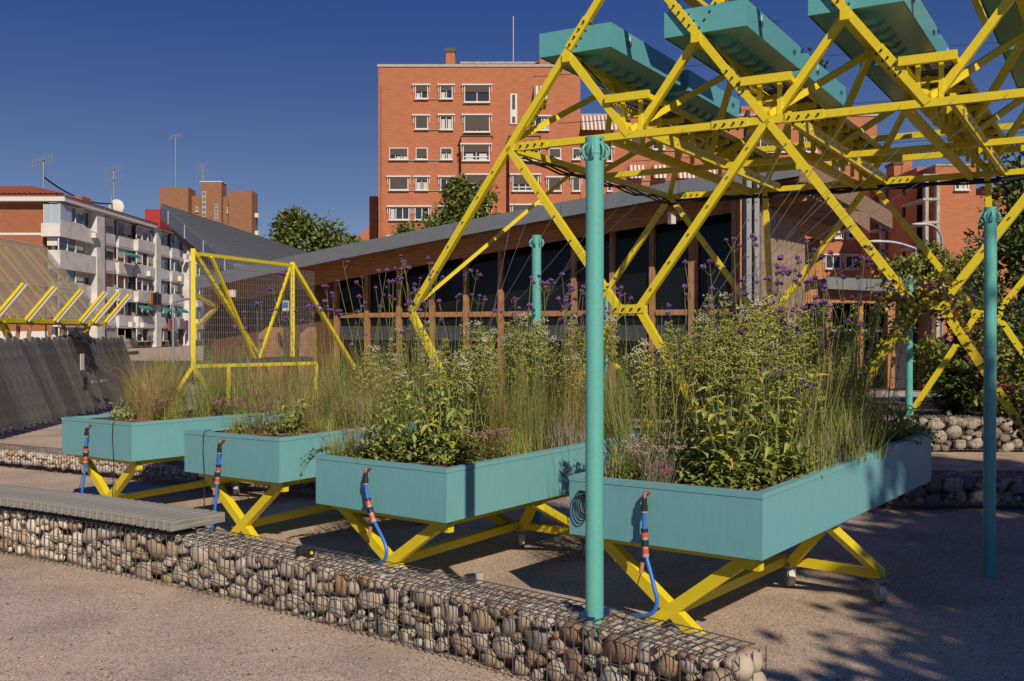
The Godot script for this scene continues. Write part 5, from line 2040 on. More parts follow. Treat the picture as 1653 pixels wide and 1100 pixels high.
# ---------- street behind ----------
func car(label: String, at: Vector3, turn: float, paint: Material) -> void:
	var c := thing("parked_car", label, "car", at, turn, "cars parked beyond the garden")
	var body := Mesher.new()
	# sections along the length: x, half width, sill, belt, roof half width, roof height
	var sec := [[-2.05, 0.70, 0.38, 0.62, 0.70, 0.62], [-1.9, 0.82, 0.25, 0.84, 0.80, 0.86], [-1.35, 0.86, 0.22, 0.90, 0.66, 1.22], [-0.7, 0.87, 0.22, 0.90, 0.62, 1.34], [0.2, 0.87, 0.22, 0.88, 0.62, 1.33], [0.95, 0.86, 0.22, 0.86, 0.74, 0.92], [1.6, 0.83, 0.22, 0.76, 0.74, 0.78], [2.05, 0.70, 0.34, 0.58, 0.68, 0.60]]
	var glass := Mesher.new()
	for i in sec.size() - 1:
		var a: Array = sec[i]
		var b: Array = sec[i + 1]
		for s in [-1.0, 1.0]:
			body.quad(Vector3(a[0], a[2], s * a[1]), Vector3(b[0], b[2], s * b[1]), Vector3(b[0], b[3], s * b[1]), Vector3(a[0], a[3], s * a[1]), Vector3(0, 0, s))
			var q := [Vector3(a[0], a[3], s * a[1]), Vector3(b[0], b[3], s * b[1]), Vector3(b[0], b[5], s * b[4]), Vector3(a[0], a[5], s * a[4])]
			var nn: Vector3 = (q[1] - q[0]).cross(q[3] - q[0]).normalized()
			if nn.dot(Vector3(0, 0.4, s)) < 0: nn = -nn
			(glass if i >= 1 and i <= 4 else body).quad(q[0], q[1], q[2], q[3], nn)
		var r := [Vector3(a[0], a[5], -a[4]), Vector3(b[0], b[5], -b[4]), Vector3(b[0], b[5], b[4]), Vector3(a[0], a[5], a[4])]
		var n2: Vector3 = (r[1] - r[0]).cross(r[3] - r[0]).normalized()
		if n2.y < 0: n2 = -n2
		(glass if i == 1 or i == 4 else body).quad(r[0], r[1], r[2], r[3], n2)
		body.quad(Vector3(a[0], a[2], -a[1]), Vector3(b[0], b[2], -b[1]), Vector3(b[0], b[2], b[1]), Vector3(a[0], a[2], a[1]), Vector3.DOWN)
	for e in [sec[0], sec[-1]]:
		body.quad(Vector3(e[0], e[2], -e[1]), Vector3(e[0], e[2], e[1]), Vector3(e[0], e[5], e[4]), Vector3(e[0], e[5], -e[4]), Vector3(signf(e[0]), 0, 0))
	for x in [-0.75, 0.25]:
		body.box(Vector3(x, 1.1, 0), Vector3(0.07, 0.5, 1.5))
	part("body", body, paint, c)
	part("windows", glass, M.pane, c)
	for x in [-1.3, 1.3]:
		for s in [-1.0, 1.0]:
			var w := Mesher.new()
			w.tube([Vector3(x, 0.31, s * 0.70), Vector3(x, 0.31, s * 0.885)], 0.31, 18)
			var wo := part("wheel", w, M.rubber, c)
			var r := Mesher.new()
			r.tube([Vector3(x, 0.31, s * 0.86), Vector3(x, 0.31, s * 0.895)], 0.19, 12)
			part("rim", r, M.galvanized, wo)
	for s in [-0.55, 0.55]:
		box_part("headlight", Vector3(1.93, 0.58, s), Vector3(0.12, 0.13, 0.26), M.white_trim, c)
		box_part("tail_light", Vector3(-1.98, 0.66, s), Vector3(0.08, 0.14, 0.22), M.hose_red, c)


func street_lamp(label: String, at: Vector3, high: float, reach: float, curved: bool) -> void:
	var t := thing("street_lamp", label, "street lamp", at, 0.0, "street lamps behind the annex")
	var pts := [Vector3(0, 0, 0), Vector3(0, high * 0.5, 0), Vector3(0, high * 0.88, 0)]
	var n := 8
	for k in n:
		var q := (k + 1) / float(n)
		if curved:
			pts.append(Vector3(reach * (1.0 - cos(q * PI * 0.5)), high * 0.88 + high * 0.12 * sin(q * PI * 0.5), 0))
		else:
			pts.append(Vector3(reach * q, high * 0.88 + high * 0.05 * sin(q * PI * 0.5), 0))
	tube_part("pole", pts, 0.06, M.galvanized, t, 8)
	var head := Mesher.new()
	head.ball(pts[-1] + Vector3(signf(reach) * 0.25, 0, 0), Vector3(0.38, 0.07, 0.14), 6, 10)
	part("lamp_head", head, M.tube_white, t)


func build_street() -> void:
	car("silver parked car seen through the vines beside the annex", spot(1512, 538, 25.0) * Vector3(1, 0, 1), 0.35, M.car_paint)
	car("white parked car behind the silver one, past the vines", spot(1556, 538, 29.0) * Vector3(1, 0, 1), 0.5, M.car_white)
	street_lamp("street lamp with a straight arm above the annex roof", spot(1478, 538, 40.0) * Vector3(1, 0, 1), 5.5, -1.25, false)
	street_lamp("street lamp with a curved neck above the annex roof", spot(1521, 538, 42.0) * Vector3(1, 0, 1), 6.0, -0.65, true)
	street_lamp("slim street lamp before the white block's ground floor", spot(279, 538, 48.0) * Vector3(1, 0, 1), 3.4, 0.9, false)


# ---------- trees ----------
func crown(m: Mesher, c: Vector3, r: Vector3, count: int, size: float, cols: Array, clumps: int, fill := 0.55) -> void:
	var cl := []
	for k in clumps:
		var d := Vector3(rng.randfn(), rng.randfn(), rng.randfn()).normalized()
		cl.append([c + d * r * rng.randf_range(0.35, 0.86), rng.randf_range(0.26, 0.46)])
	for i in count:
		var q: Array = cl[rng.randi() % clumps]
		var d := Vector3(rng.randfn(), rng.randfn(), rng.randfn()).normalized() * pow(rng.randf(), 0.45)
		var p: Vector3 = q[0] + d * r * (q[1] as float)
		if rng.randf() < 0.10:
			p = c + Vector3(rng.randfn(), rng.randfn(), rng.randfn()).normalized() * r * pow(rng.randf(), 0.4) * 1.04
		var dir := (d + Vector3(rng.randfn(), rng.randfn() - 0.3, rng.randfn()) * 0.7).normalized()
		var up := Vector3(rng.randfn() * 0.6, 1.0, rng.randfn() * 0.6).normalized()
		if absf(dir.dot(up)) > 0.95:
			up = Vector3(1, 0, 0)
		var col: Color = cols[rng.randi() % cols.size()]
		var k := rng.randf_range(0.8, 1.2)
		m.tint = Color(col.r * k, col.g * k, col.b * k)
		m.card(p, dir, up, size * rng.randf_range(0.7, 1.3), size * rng.randf_range(0.5, 0.8))


func tree(called: String, label: String, at: Vector3, high: float, lobes: Array, count: int, size: float, cols: Array, category := "tree", group := "") -> Node3D:
	# lobes: centre relative to the foot, radii
	var t := thing(called, label, category, at, 0.0, group)
	var tr := Mesher.new()
	var lean := Vector3(rng.randf_range(-0.04, 0.04), 0, rng.randf_range(-0.04, 0.04)) * high
	var fork := Vector3(0, high * 0.45, 0) + lean * 0.4
	tr.tube([Vector3.ZERO, fork * 0.5 + lean * 0.05, fork], high * 0.026, 8, high * 0.017)
	for l in lobes:
		var e: Vector3 = l[0]
		tr.tube([fork - Vector3.UP * high * 0.03, fork.lerp(e, 0.5) + Vector3(0, high * 0.02, 0), e], high * 0.014, 6, high * 0.005)
		for k in 4:
			var d := Vector3(rng.randfn(), rng.randf() + 0.2, rng.randfn()).normalized() * (l[1] as Vector3) * 0.75
			tr.tube([fork.lerp(e, 0.7), e + d * 0.5, e + d], high * 0.006, 5, high * 0.002)
	part("trunk", tr, M.bark, t)
	var m := Mesher.new()
	var vol := 0.0
	for l in lobes:
		vol += (l[1] as Vector3).x * (l[1] as Vector3).y
	for l in lobes:
		var share: float = (l[1] as Vector3).x * (l[1] as Vector3).y / vol
		crown(m, l[0], l[1], int(count * share), size, cols, 13)
	var co := part("crown", m, M.leafy, t)
	co.set_meta("kind", "stuff")
	return t


func shrub(called: String, label: String, at: Vector3, r: Vector3, count: int, size: float, cols: Array, group := "") -> void:
	var t := thing(called, label, "shrub", at, 0.0, group)
	var st := Mesher.new()
	for k in 7:
		var d := Vector3(rng.randfn() * r.x * 0.4, r.y * 1.3, rng.randfn() * r.z * 0.4)
		st.tube([Vector3.ZERO, d * 0.5 + Vector3(rng.randfn(), 0, rng.randfn()) * 0.03, d], 0.008, 5, 0.003)
	part("stems", st, M.bark, t)
	var m := Mesher.new()
	crown(m, Vector3(0, r.y * 0.95, 0), r, count, size, cols, 12)
	part("foliage", m, M.leafy, t).set_meta("kind", "stuff")


func build_trees() -> void:
	var green := [Color(0.12, 0.16, 0.032), Color(0.15, 0.19, 0.04), Color(0.085, 0.125, 0.028), Color(0.19, 0.21, 0.045)]
	var olive := [Color(0.19, 0.21, 0.04), Color(0.23, 0.24, 0.05), Color(0.14, 0.17, 0.04), Color(0.27, 0.26, 0.045)]
	var deep := [Color(0.07, 0.11, 0.026), Color(0.095, 0.14, 0.032), Color(0.06, 0.095, 0.022), Color(0.12, 0.15, 0.038)]
	var a := spot(508, 538, 60.0) * Vector3(1, 0, 1)
	tree("plane_tree", "dense green tree rising behind the pavilion roof, left of the orange block", a, 8.2, [[Vector3(0.0, 6.2, 0), Vector3(2.6, 2.5, 2.0)], [Vector3(-2.2, 5.5, 0), Vector3(2.0, 1.9, 1.5)], [Vector3(2.2, 5.4, 0.3), Vector3(2.1, 1.8, 1.4)]], 13000, 0.30, green)
	a = spot(742, 538, 72.0) * Vector3(1, 0, 1)
	tree("plane_tree", "spreading green tree before the orange block's lower windows", a, 12.0, [[Vector3(0.5, 9.8, 0), Vector3(2.5, 2.3, 2.0)], [Vector3(-1.5, 8.4, 0), Vector3(2.0, 2.0, 1.8)], [Vector3(2.2, 8.2, 0), Vector3(1.7, 1.9, 1.6)], [Vector3(-3.4, 7.6, 0.2), Vector3(1.6, 2.0, 1.3)]], 13500, 0.33, green)
	for q in [[1450.0, 31.0, 3.9, "light green young tree above the annex roof, left of the street lamps"], [1505.0, 33.0, 4.6, "light green young tree between the two street lamps"], [1560.0, 30.0, 4.2, "light green young tree above the annex roof's right end"]]:
		a = spot(q[0], 538, q[1]) * Vector3(1, 0, 1)
		var h: float = q[2]
		tree("young_tree", q[3], a, h, [[Vector3(0, h * 0.80, 0), Vector3(0.75, 0.75, 0.7)], [Vector3(-0.55, h * 0.66, 0), Vector3(0.6, 0.6, 0.6)], [Vector3(0.6, h * 0.64, 0.1), Vector3(0.65, 0.6, 0.6)]], 2600, 0.17, olive, "tree", "young trees behind the annex")
	a = spot(1652, 538, 20.0) * Vector3(1, 0, 1)
	tree("dense_tree", "dense dark green tree at the right edge of the picture", a, 5.2, [[Vector3(0.1, 4.2, 0), Vector3(0.95, 0.95, 0.9)], [Vector3(-0.2, 3.0, 0.2), Vector3(1.0, 1.0, 0.9)], [Vector3(0.5, 2.0, 0.1), Vector3(1.1, 1.1, 1.0)], [Vector3(1.2, 3.6, 0), Vector3(1.2, 1.3, 1.0)]], 13000, 0.13, deep)
	# the tree behind the camera whose crown dapples the right foreground
	rng.seed = 77
	tree("shade_tree", "big leafy tree standing to the right of and behind the viewpoint", W(7.4, 0, -3.0), 10.5, [[Vector3(-2.6, 4.9, 0.2), Vector3(1.6, 1.25, 1.9)], [Vector3(-0.5, 6.2, -0.2), Vector3(2.0, 1.7, 1.9)], [Vector3(-0.8, 8.0, 0.3), Vector3(1.6, 1.5, 2.0)], [Vector3(1.3, 8.3, 0.0), Vector3(2.2, 2.0, 2.0)], [Vector3(1.2, 6.0, -0.3), Vector3(2.1, 1.8, 2.0)], [Vector3(-0.2, 7.0, 0.6), Vector3(1.6, 1.6, 1.6)]], 21000, 0.21, deep)
	rng.seed = 1234
	# shrubs on and behind the planting bed
	var gold := [Color(0.22, 0.24, 0.04), Color(0.28, 0.28, 0.05), Color(0.17, 0.20, 0.04)]
	var red := [Color(0.14, 0.03, 0.02), Color(0.09, 0.02, 0.016), Color(0.18, 0.05, 0.02), Color(0.08, 0.08, 0.02)]
	var autumn := [Color(0.42, 0.28, 0.02), Color(0.34, 0.27, 0.03), Color(0.22, 0.22, 0.03), Color(0.15, 0.17, 0.03)]
	for q in [[1556.0, 640.0, 14.6, 0.5, 0.45, 0, "yellowish green shrub beside the pale path"], [1572.0, 620.0, 14.8, 0.55, 0.5, 0, "taller yellowish green shrub right of the pale path"], [1560.0, 668.0, 12.4, 0.5, 0.36, 1, "dark shrub spilling over the upper gabion wall"], [1628.0, 640.0, 13.0, 0.6, 0.6, 0, "yellowish green shrub right of the shaded post"], [1640.0, 560.0, 15.6, 0.6, 0.85, 1, "tall dark shrub at the right edge under the big tree"], [1585.0, 540.0, 17.0, 0.7, 0.95, 1, "dark leafy shrub behind the shaded post"], [1635.0, 690.0, 11.75, 0.5, 0.22, 0, "low ivy creeping on the upper gabion wall at the right edge"], [1524.0, 600.0, 18.6, 0.6, 0.55, 0, "yellowish green shrub behind the pale path"], [1640.0, 520.0, 17.4, 0.9, 0.8, 0, "broad light green shrub at the right edge below the big tree"]]:
		a = spot(q[0], q[1], q[2])
		a.y = 0.52
		shrub("bed_shrub", q[6], a, Vector3(q[3], q[4], q[3] * 0.8), 2600, 0.085, gold if q[5] == 0 else deep, "shrubs in the raised bed")
	for q in [[246.0, 12.7, 0.55, "tall green grassy bush behind the leftmost planter"], [268.0, 14.5, 0.45, "smaller green grassy bush left of the mesh screen"]]:
		a = spot(q[0], 538, q[1]) * Vector3(1, 0, 1)
		var t := thing("grass_bush", q[3], "grass", a)
		var m := Mesher.new()
		for k in 900:
			var an := rng.randf() * TAU
			var b := Vector3(cos(an), 0, sin(an)) * sqrt(rng.randf()) * (q[2] as float) * 0.55
			var s := rng.randf_range(0.7, 1.2)
			m.tint = Color(0.15 * s, 0.18 * s, 0.025 * s)
			m.blade(b, Vector3(rng.randfn(), 0, rng.randfn()) * 0.16, rng.randf_range(0.7, 1.32), 0.016, rng.randf() * 0.25, 4)
		part("blades", m, M.leafy, t).set_meta("kind", "stuff")
	# climbers on the frame
	var paths := [
		["climbing_vine", "red and yellow leaved vine wrapped round the frame's right knee", [tp(3.15, -0.02, 1.75), tp(3.08, -0.1, 1.95), tp(2.95, -0.1, 1.8), tp(2.8, -0.08, 1.95), tp(2.7, 0.0, 1.75)], 0.13, 330, autumn + autumn + red + olive],
		["climbing_vine", "yellow leaved vine covering the frame leg before the annex wall", [tp(2.25, 0.0, 0.42), tp(2.45, 0.0, 0.85), tp(2.62, 0.0, 1.2), tp(2.80, 0.0, 1.55), tp(2.94, 0.0, 1.76)], 0.08, 650, autumn + olive],
		["climbing_vine", "dark red leaved vine trailing down the frame's right leg", [tp(3.1, 0.05, 1.72), tp(3.3, 0.05, 1.3), tp(3.5, 0.02, 0.95), tp(3.72, 0.0, 0.55), tp(3.9, 0.0, 0.2)], 0.10, 1100, red],
		["climbing_vine", "green vine hanging round the back knee left of the shaded post", [tp(3.1, 1.6, 1.9), tp(3.3, 1.6, 1.75), tp(3.5, 1.6, 1.85), tp(3.45, 1.6, 1.4), tp(3.3, 1.6, 1.0)], 0.13, 220, deep]]
	for q in paths:
		var t := thing(q[0], q[1], "vine", Vector3.ZERO, 0.0, "vines climbing the frame")
		var pts: Array = q[2]
		var st := Mesher.new()
		var m := Mesher.new()
		st.tube(pts, 0.012, 6, 0.006)
		for k in q[4]:
			var u := rng.randf() * (pts.size() - 1.001)
			var p: Vector3 = (pts[int(u)] as Vector3).lerp(pts[int(u) + 1], u - int(u)) + Vector3(rng.randfn(), rng.randfn(), rng.randfn()) * (q[3] as float) * 0.5
			var cs: Array = q[5]
			var c: Color = cs[rng.randi() % cs.size()]
			var s := rng.randf_range(0.75, 1.25)
			m.tint = Color(c.r * s, c.g * s, c.b * s)
			m.leaf(p, Vector3(rng.randfn(), -0.5 + 0.5 * rng.randfn(), rng.randfn()).normalized(), Vector3(rng.randfn() * 0.5, 1, rng.randfn() * 0.5).normalized(), rng.randf_range(0.035, 0.06), rng.randf_range(0.032, 0.055))
		part("stem", st, M.bark, t)
		part("leaves", m, M.leafy, t).set_meta("kind", "stuff")


# ---------- planting in the planters ----------
var proto := {}


func octa(m: Mesher, at: Vector3, r: float) -> void:
	var p := [Vector3(r, 0, 0), Vector3(-r, 0, 0), Vector3(0, r * 1.2, 0), Vector3(0, -r * 1.2, 0), Vector3(0, 0, r), Vector3(0, 0, -r)]
	for x in [0, 1]:
		for y in [2, 3]:
			for z in [4, 5]:
				m.tri(at + p[x], at + p[y], at + p[z], (p[x] + p[y] + p[z]).normalized())


func vary(c: Color, lo := 0.75, hi := 1.25) -> Color:
	var k := rng.randf_range(lo, hi)
	return Color(c.r * k, c.g * k, c.b * k)


func make_protos() -> void:
	# verbena heads
	proto.heads = []
	for v in 3:
		var m := Mesher.new()
		for k in 22:
			var d := Vector3(rng.randfn(), absf(rng.randfn()) * 0.7, rng.randfn()).normalized()
			m.tint = vary(Color(0.23, 0.11, 0.35), 0.55, 1.3)
			octa(m, d * Vector3(0.017, 0.017, 0.017) * rng.randf_range(0.6, 1.05), 0.0048)
		for k in 6:
			m.tint = Color(0.07, 0.03, 0.06)
			octa(m, Vector3(rng.randfn() * 0.006, -0.006, rng.randfn() * 0.006), 0.006)
		proto.heads.append(m.mesh())
	# valerian panicles: whorls of forked twigs with knots of buds, the topmost gone to pale seed
	proto.panicles = []
	for v in 6:
		var m := Mesher.new()
		var high := rng.randf_range(0.20, 0.32)
		var wide := rng.randf_range(0.045, 0.07)
		m.tint = Color(0.20, 0.22, 0.06)
		m.tube([Vector3.ZERO, Vector3(0, high, 0)], 0.0032, 4, 0.0018, false)
		var tiers := 6
		for k in tiers:
			var q := k / float(tiers - 1)
			var y := high * (0.06 + 0.90 * q)
			var reach := wide * (1.0 - 0.66 * q) * rng.randf_range(0.75, 1.2)
			for j in 4:
				var an := TAU * j / 4.0 + k * 0.9 + rng.randf() * 0.5
				var tip := Vector3(cos(an) * reach, y + reach * rng.randf_range(0.3, 0.8), sin(an) * reach)
				m.tint = vary(Color(0.28, 0.28, 0.07))
				m.tube([Vector3(0, y, 0), tip], 0.0018, 3, 0.0012, false)
				m.tint = vary(Color(0.25, 0.29, 0.07))
				m.leaf(Vector3(0, y, 0), Vector3(cos(an + 0.4), 0.5, sin(an + 0.4)).normalized(), Vector3.UP, 0.028, 0.010, 0.3)
				for b in 5:
					var pale := rng.randf() < (0.42 if q > 0.75 else 0.03)
					m.tint = vary(Color(0.46, 0.44, 0.33)) if pale and v < 3 else vary(Color(0.32, 0.335, 0.075), 0.6, 1.3)
					octa(m, tip + Vector3(rng.randfn(), rng.randfn() * 0.9, rng.randfn()) * 0.0085, rng.randf_range(0.004, 0.0075))
		if v < 3:
			for b in 16:
				m.tint = vary(Color(0.50, 0.48, 0.40), 0.8, 1.2)
				octa(m, Vector3(rng.randfn() * 0.011, high + rng.randfn() * 0.014, rng.randfn() * 0.011), 0.0056)
		proto.panicles.append(m.mesh())
	# broad leaves: a midrib fold, curved tip
	proto.leaves = []
	for v in 4:
		var m := Mesher.new()
		var bend := 0.10 + 0.12 * v
		var rows := 5
		var pts := []
		for k in rows + 1:
			var q := k / float(rows)
			var wd := 0.21 * sin(PI * pow(q, 0.72)) * (1.0 - 0.25 * q) + 0.004
			var mid := Vector3(q, -bend * q * q + 0.05 * sin(q * PI), 0)
			pts.append([mid + Vector3(0, wd * 0.35, wd), mid, mid + Vector3(0, wd * 0.35, -wd)])
		for k in rows:
			for s in [0, 1]:
				var a: Vector3 = pts[k][s]
				var b: Vector3 = pts[k][s + 1]
				var c: Vector3 = pts[k + 1][s + 1]
				var d: Vector3 = pts[k + 1][s]
				var nn := (b - a).cross(d - a).normalized()
				m.quad(a, b, c, d, nn if nn.y > 0 else -nn)
		proto.leaves.append(m.mesh())
	# tufts
	proto.tufts = {}
	var kinds := {
		"green": [150, 0.36, 0.86, 0.0044, 0.6, 0.42, Color(0.195, 0.240, 0.050)],
		"stalks": [80, 0.42, 0.98, 0.0048, 0.25, 0.36, Color(0.195, 0.235, 0.065)],
		"brown": [330, 0.35, 0.74, 0.0034, 0.75, 0.55, Color(0.38, 0.27, 0.11)],
		"short": [150, 0.14, 0.34, 0.0062, 0.40, 0.45, Color(0.22, 0.26, 0.05)],
		"blue": [240, 0.14, 0.27, 0.0034, 0.35, 0.55, Color(0.25, 0.27, 0.21)]}
	for kn in kinds:
		proto.tufts[kn] = []
		var q: Array = kinds[kn]
		for v in 3:
			var m := Mesher.new()
			for k in q[0]:
				var an := rng.randf() * TAU
				var b := Vector3(cos(an), 0, sin(an)) * sqrt(rng.randf()) * 0.12
				var c: Color = q[6]
				if rng.randf() < 0.16:
					c = Color(0.36, 0.28, 0.12)
				m.tint = vary(c, 0.65, 1.3)
				var sway := Vector3(rng.randfn(), 0, rng.randfn()) * (q[5] as float)
				var hh := rng.randf_range(q[1], q[2])
				var dr: float = rng.randf() * (q[4] as float)
				m.blade(b, b * 2.2 + sway, hh, q[3], dr, 5)
				if kn != "short" and kn != "blue" and rng.randf() < 0.35:
					var ln := b * 2.2 + sway
					for j in 5:
						var u := 0.84 + 0.04 * j
						m.tint = vary(Color(0.34, 0.29, 0.13), 0.7, 1.2)
						octa(m, b + Vector3.UP * hh * (u - dr * u * u * 0.5) + ln * hh * (u * 0.45 + dr * u * u) + Vector3(rng.randfn(), rng.randfn(), rng.randfn()) * 0.003, 0.0026)
			proto.tufts[kn].append(m.mesh())


func place_words(r: float, l: float) -> String:
	var a := "at its front" if r < 0.4 else ("just behind its front" if r < 0.8 else ("before its middle" if r < 1.2 else ("past its middle" if r < 1.6 else ("towards its rear" if r < 2.0 else "at its rear"))))
	var b := "right edge" if l < 0.3 else ("right of centre" if l < 0.55 else ("left of centre" if l < 0.85 else "left edge"))
	return "%s, %s" % [a, b]


func plant_root(called: String, what: String, i: int, r: float, l: float, category: String) -> Node3D:
	var label := "%s in the %s planter, %s" % [what, RANK[i], place_words(r, l)]
	return thing(called, label, category, planter_point(i, r, l, -0.045), rng.randf() * TAU, "%s of the %s planter" % [called.replace("_", " ") + "s", RANK[i]])


func grow_tuft(i: int, r: float, l: float, kind: String, s := 1.0) -> void:
	var words := {"green": "tall green grass tuft", "stalks": "tuft of upright green stalks", "brown": "feathery straw brown grass tuft", "short": "short green grass tuft", "blue": "blue grey fescue tuft"}
	var t := plant_root("grass_tuft", words[kind], i, r, l, "grass")
	var o := part("blades", proto.tufts[kind][rng.randi() % 3], M.leafy, t)
	o.transform.basis = Basis(Vector3(1, 0, 0), rng.randfn() * 0.10) * Basis(Vector3(0, 0, 1), rng.randfn() * 0.10) * Basis.from_scale(Vector3(s, s * rng.randf_range(0.85, 1.12), s))
	o.set_meta("kind", "stuff")


func grow_verbena(i: int, r: float, l: float, stems: int, high: float) -> void:
	var t := plant_root("verbena_plant", "thin stemmed purple verbena", i, r, l, "flower")
	t.rotation.y = 0
	for k in stems + 2:
		var m := Mesher.new()
		m.tint = vary(Color(0.16, 0.175, 0.055))
		var h := high * rng.randf_range(0.74, 1.08)
		var b := Vector3(rng.randfn() * 0.10, 0, rng.randfn() * 0.10)
		var lean := Vector3(rng.randfn() * 0.12, 0, rng.randfn() * 0.12) * h
		var tip := b + lean + Vector3.UP * h
		m.tube([b, b.lerp(tip, 0.5) - lean * 0.08, tip], 0.0042, 5, 0.0020, false)
		var heads := [tip]
		for j in rng.randi_range(0, 1):
			var at := b.lerp(tip, 1.0 - 0.055 * (j + 1) - 0.03 * rng.randf())
			for s in [-1.0, 1.0]:
				if rng.randf() < 0.75:
					var an := j * 1.5 + k + rng.randf() * 0.4
					var e := at + Vector3(cos(an) * s, 0, sin(an) * s) * rng.randf_range(0.03, 0.06) + Vector3.UP * rng.randf_range(0.035, 0.085)
					m.tube([at, at.lerp(e, 0.5) + Vector3.DOWN * 0.008, e], 0.0018, 4, 0.0014, false)
					heads.append(e)
		if rng.randf() < 0.4:
			var at := b.lerp(tip, rng.randf_range(0.5, 0.7))
			var e := at + Vector3(rng.randfn() * 0.05, 0.16, rng.randfn() * 0.05)
			m.tube([at, e], 0.0018, 4, 0.0014, false)
			heads.append(e)
		part("stem", m, M.stem, t)
		for e in heads:
			var o := part("flower_head", proto.heads[rng.randi() % 3], M.petal, t)
			o.transform = Transform3D(Basis(Vector3.UP, rng.randf() * TAU) * Basis(Vector3(1, 0, 0), rng.randf_range(-0.3, 0.3)) * Basis.from_scale(Vector3.ONE * rng.randf_range(0.75, 1.25)), e)


func grow_lilac(i: int, r: float, l: float) -> void:
	var t := plant_root("lilac_flower", "pale lilac scabious flowers", i, r, l, "flower")
	for k in 4:
		var b := Vector3(rng.randfn() * 0.03, 0, rng.randfn() * 0.03)
		var tip := b + Vector3(rng.randfn() * 0.07, rng.randf_range(0.42, 0.6), rng.randfn() * 0.07)
		var m := Mesher.new()
		m.tint = vary(Color(0.17, 0.19, 0.07))
		m.tube([b, b.lerp(tip, 0.5) + Vector3(0.01, 0, 0.01), tip], 0.003, 5, 0.002, false)
		part("stem", m, M.stem, t)
		var f := Mesher.new()
		for j in 34:
			var d := Vector3(rng.randfn(), absf(rng.randfn()) * 0.5, rng.randfn()).normalized()
			f.tint = vary(Color(0.42, 0.30, 0.56), 0.7, 1.2)
			f.leaf(tip + d * 0.006, d, Vector3.UP if absf(d.y) < 0.8 else Vector3.RIGHT, rng.randf_range(0.014, 0.026), 0.011, 0.2)
		part("flower_head", f, M.petal, t)


func grow_valerian(i: int, r: float, l: float, stems: int, high: float, seedy: bool) -> void:
	var t := plant_root("valerian_plant", "valerian with %s plumes" % ("pale tipped" if seedy else "yellow green"), i, r, l, "flower")
	t.rotation.y = 0
	var lv := Mesher.new()
	for k in stems:
		var h := high * rng.randf_range(0.68, 1.08)
		var b := Vector3(rng.randfn() * 0.07, 0, rng.randfn() * 0.07)
		var lean := Vector3(rng.randfn() * 0.13, 0, rng.randfn() * 0.13) * h
		var tip := b + lean + Vector3.UP * h
		var m := Mesher.new()
		m.tint = vary(Color(0.19, 0.22, 0.07))
		m.tube([b, b.lerp(tip, 0.5) - lean * 0.12, tip], 0.0042, 5, 0.003, false)
		part("stem", m, M.stem, t)
		var top := (tip - b).normalized()
		var o := part("flower_plume", proto.panicles[(rng.randi() % 3 if rng.randf() < 0.6 else 3 + rng.randi() % 3) if seedy else 3 + rng.randi() % 3], M.leafy, t)
		var side := top.cross(Vector3(0, 0, 1)).normalized()
		o.transform = Transform3D(Basis(side, top, side.cross(top)) * Basis(Vector3.UP, rng.randf() * TAU) * Basis.from_scale(Vector3.ONE * rng.randf_range(0.75, 1.2)), tip - top * 0.02)
		var pairs := int(h / 0.075)
		for j in pairs:
			var q := (j + 0.6) / pairs
			var at := b.lerp(tip, q) - lean * 0.12 * sin(q * PI)
			for s in [-1.0, 1.0]:
				var an := j * 1.57 + k * 0.7 + rng.randf() * 0.5
				var d := Vector3(cos(an) * s, rng.randf_range(0.0, 0.7), sin(an) * s).normalized()
				var ln := lerpf(0.085, 0.035, q) * rng.randf_range(0.7, 1.2)
				lv.tint = vary(Color(0.235, 0.275, 0.065), 0.7, 1.3)
				if rng.randf() < 0.05:
					lv.tint = Color(0.40, 0.30, 0.03)
				lv.leaf(at, d, Vector3.UP, ln, ln * 0.42, 0.35)
	part("leaves", lv, M.leafy, t).set_meta("kind", "stuff")


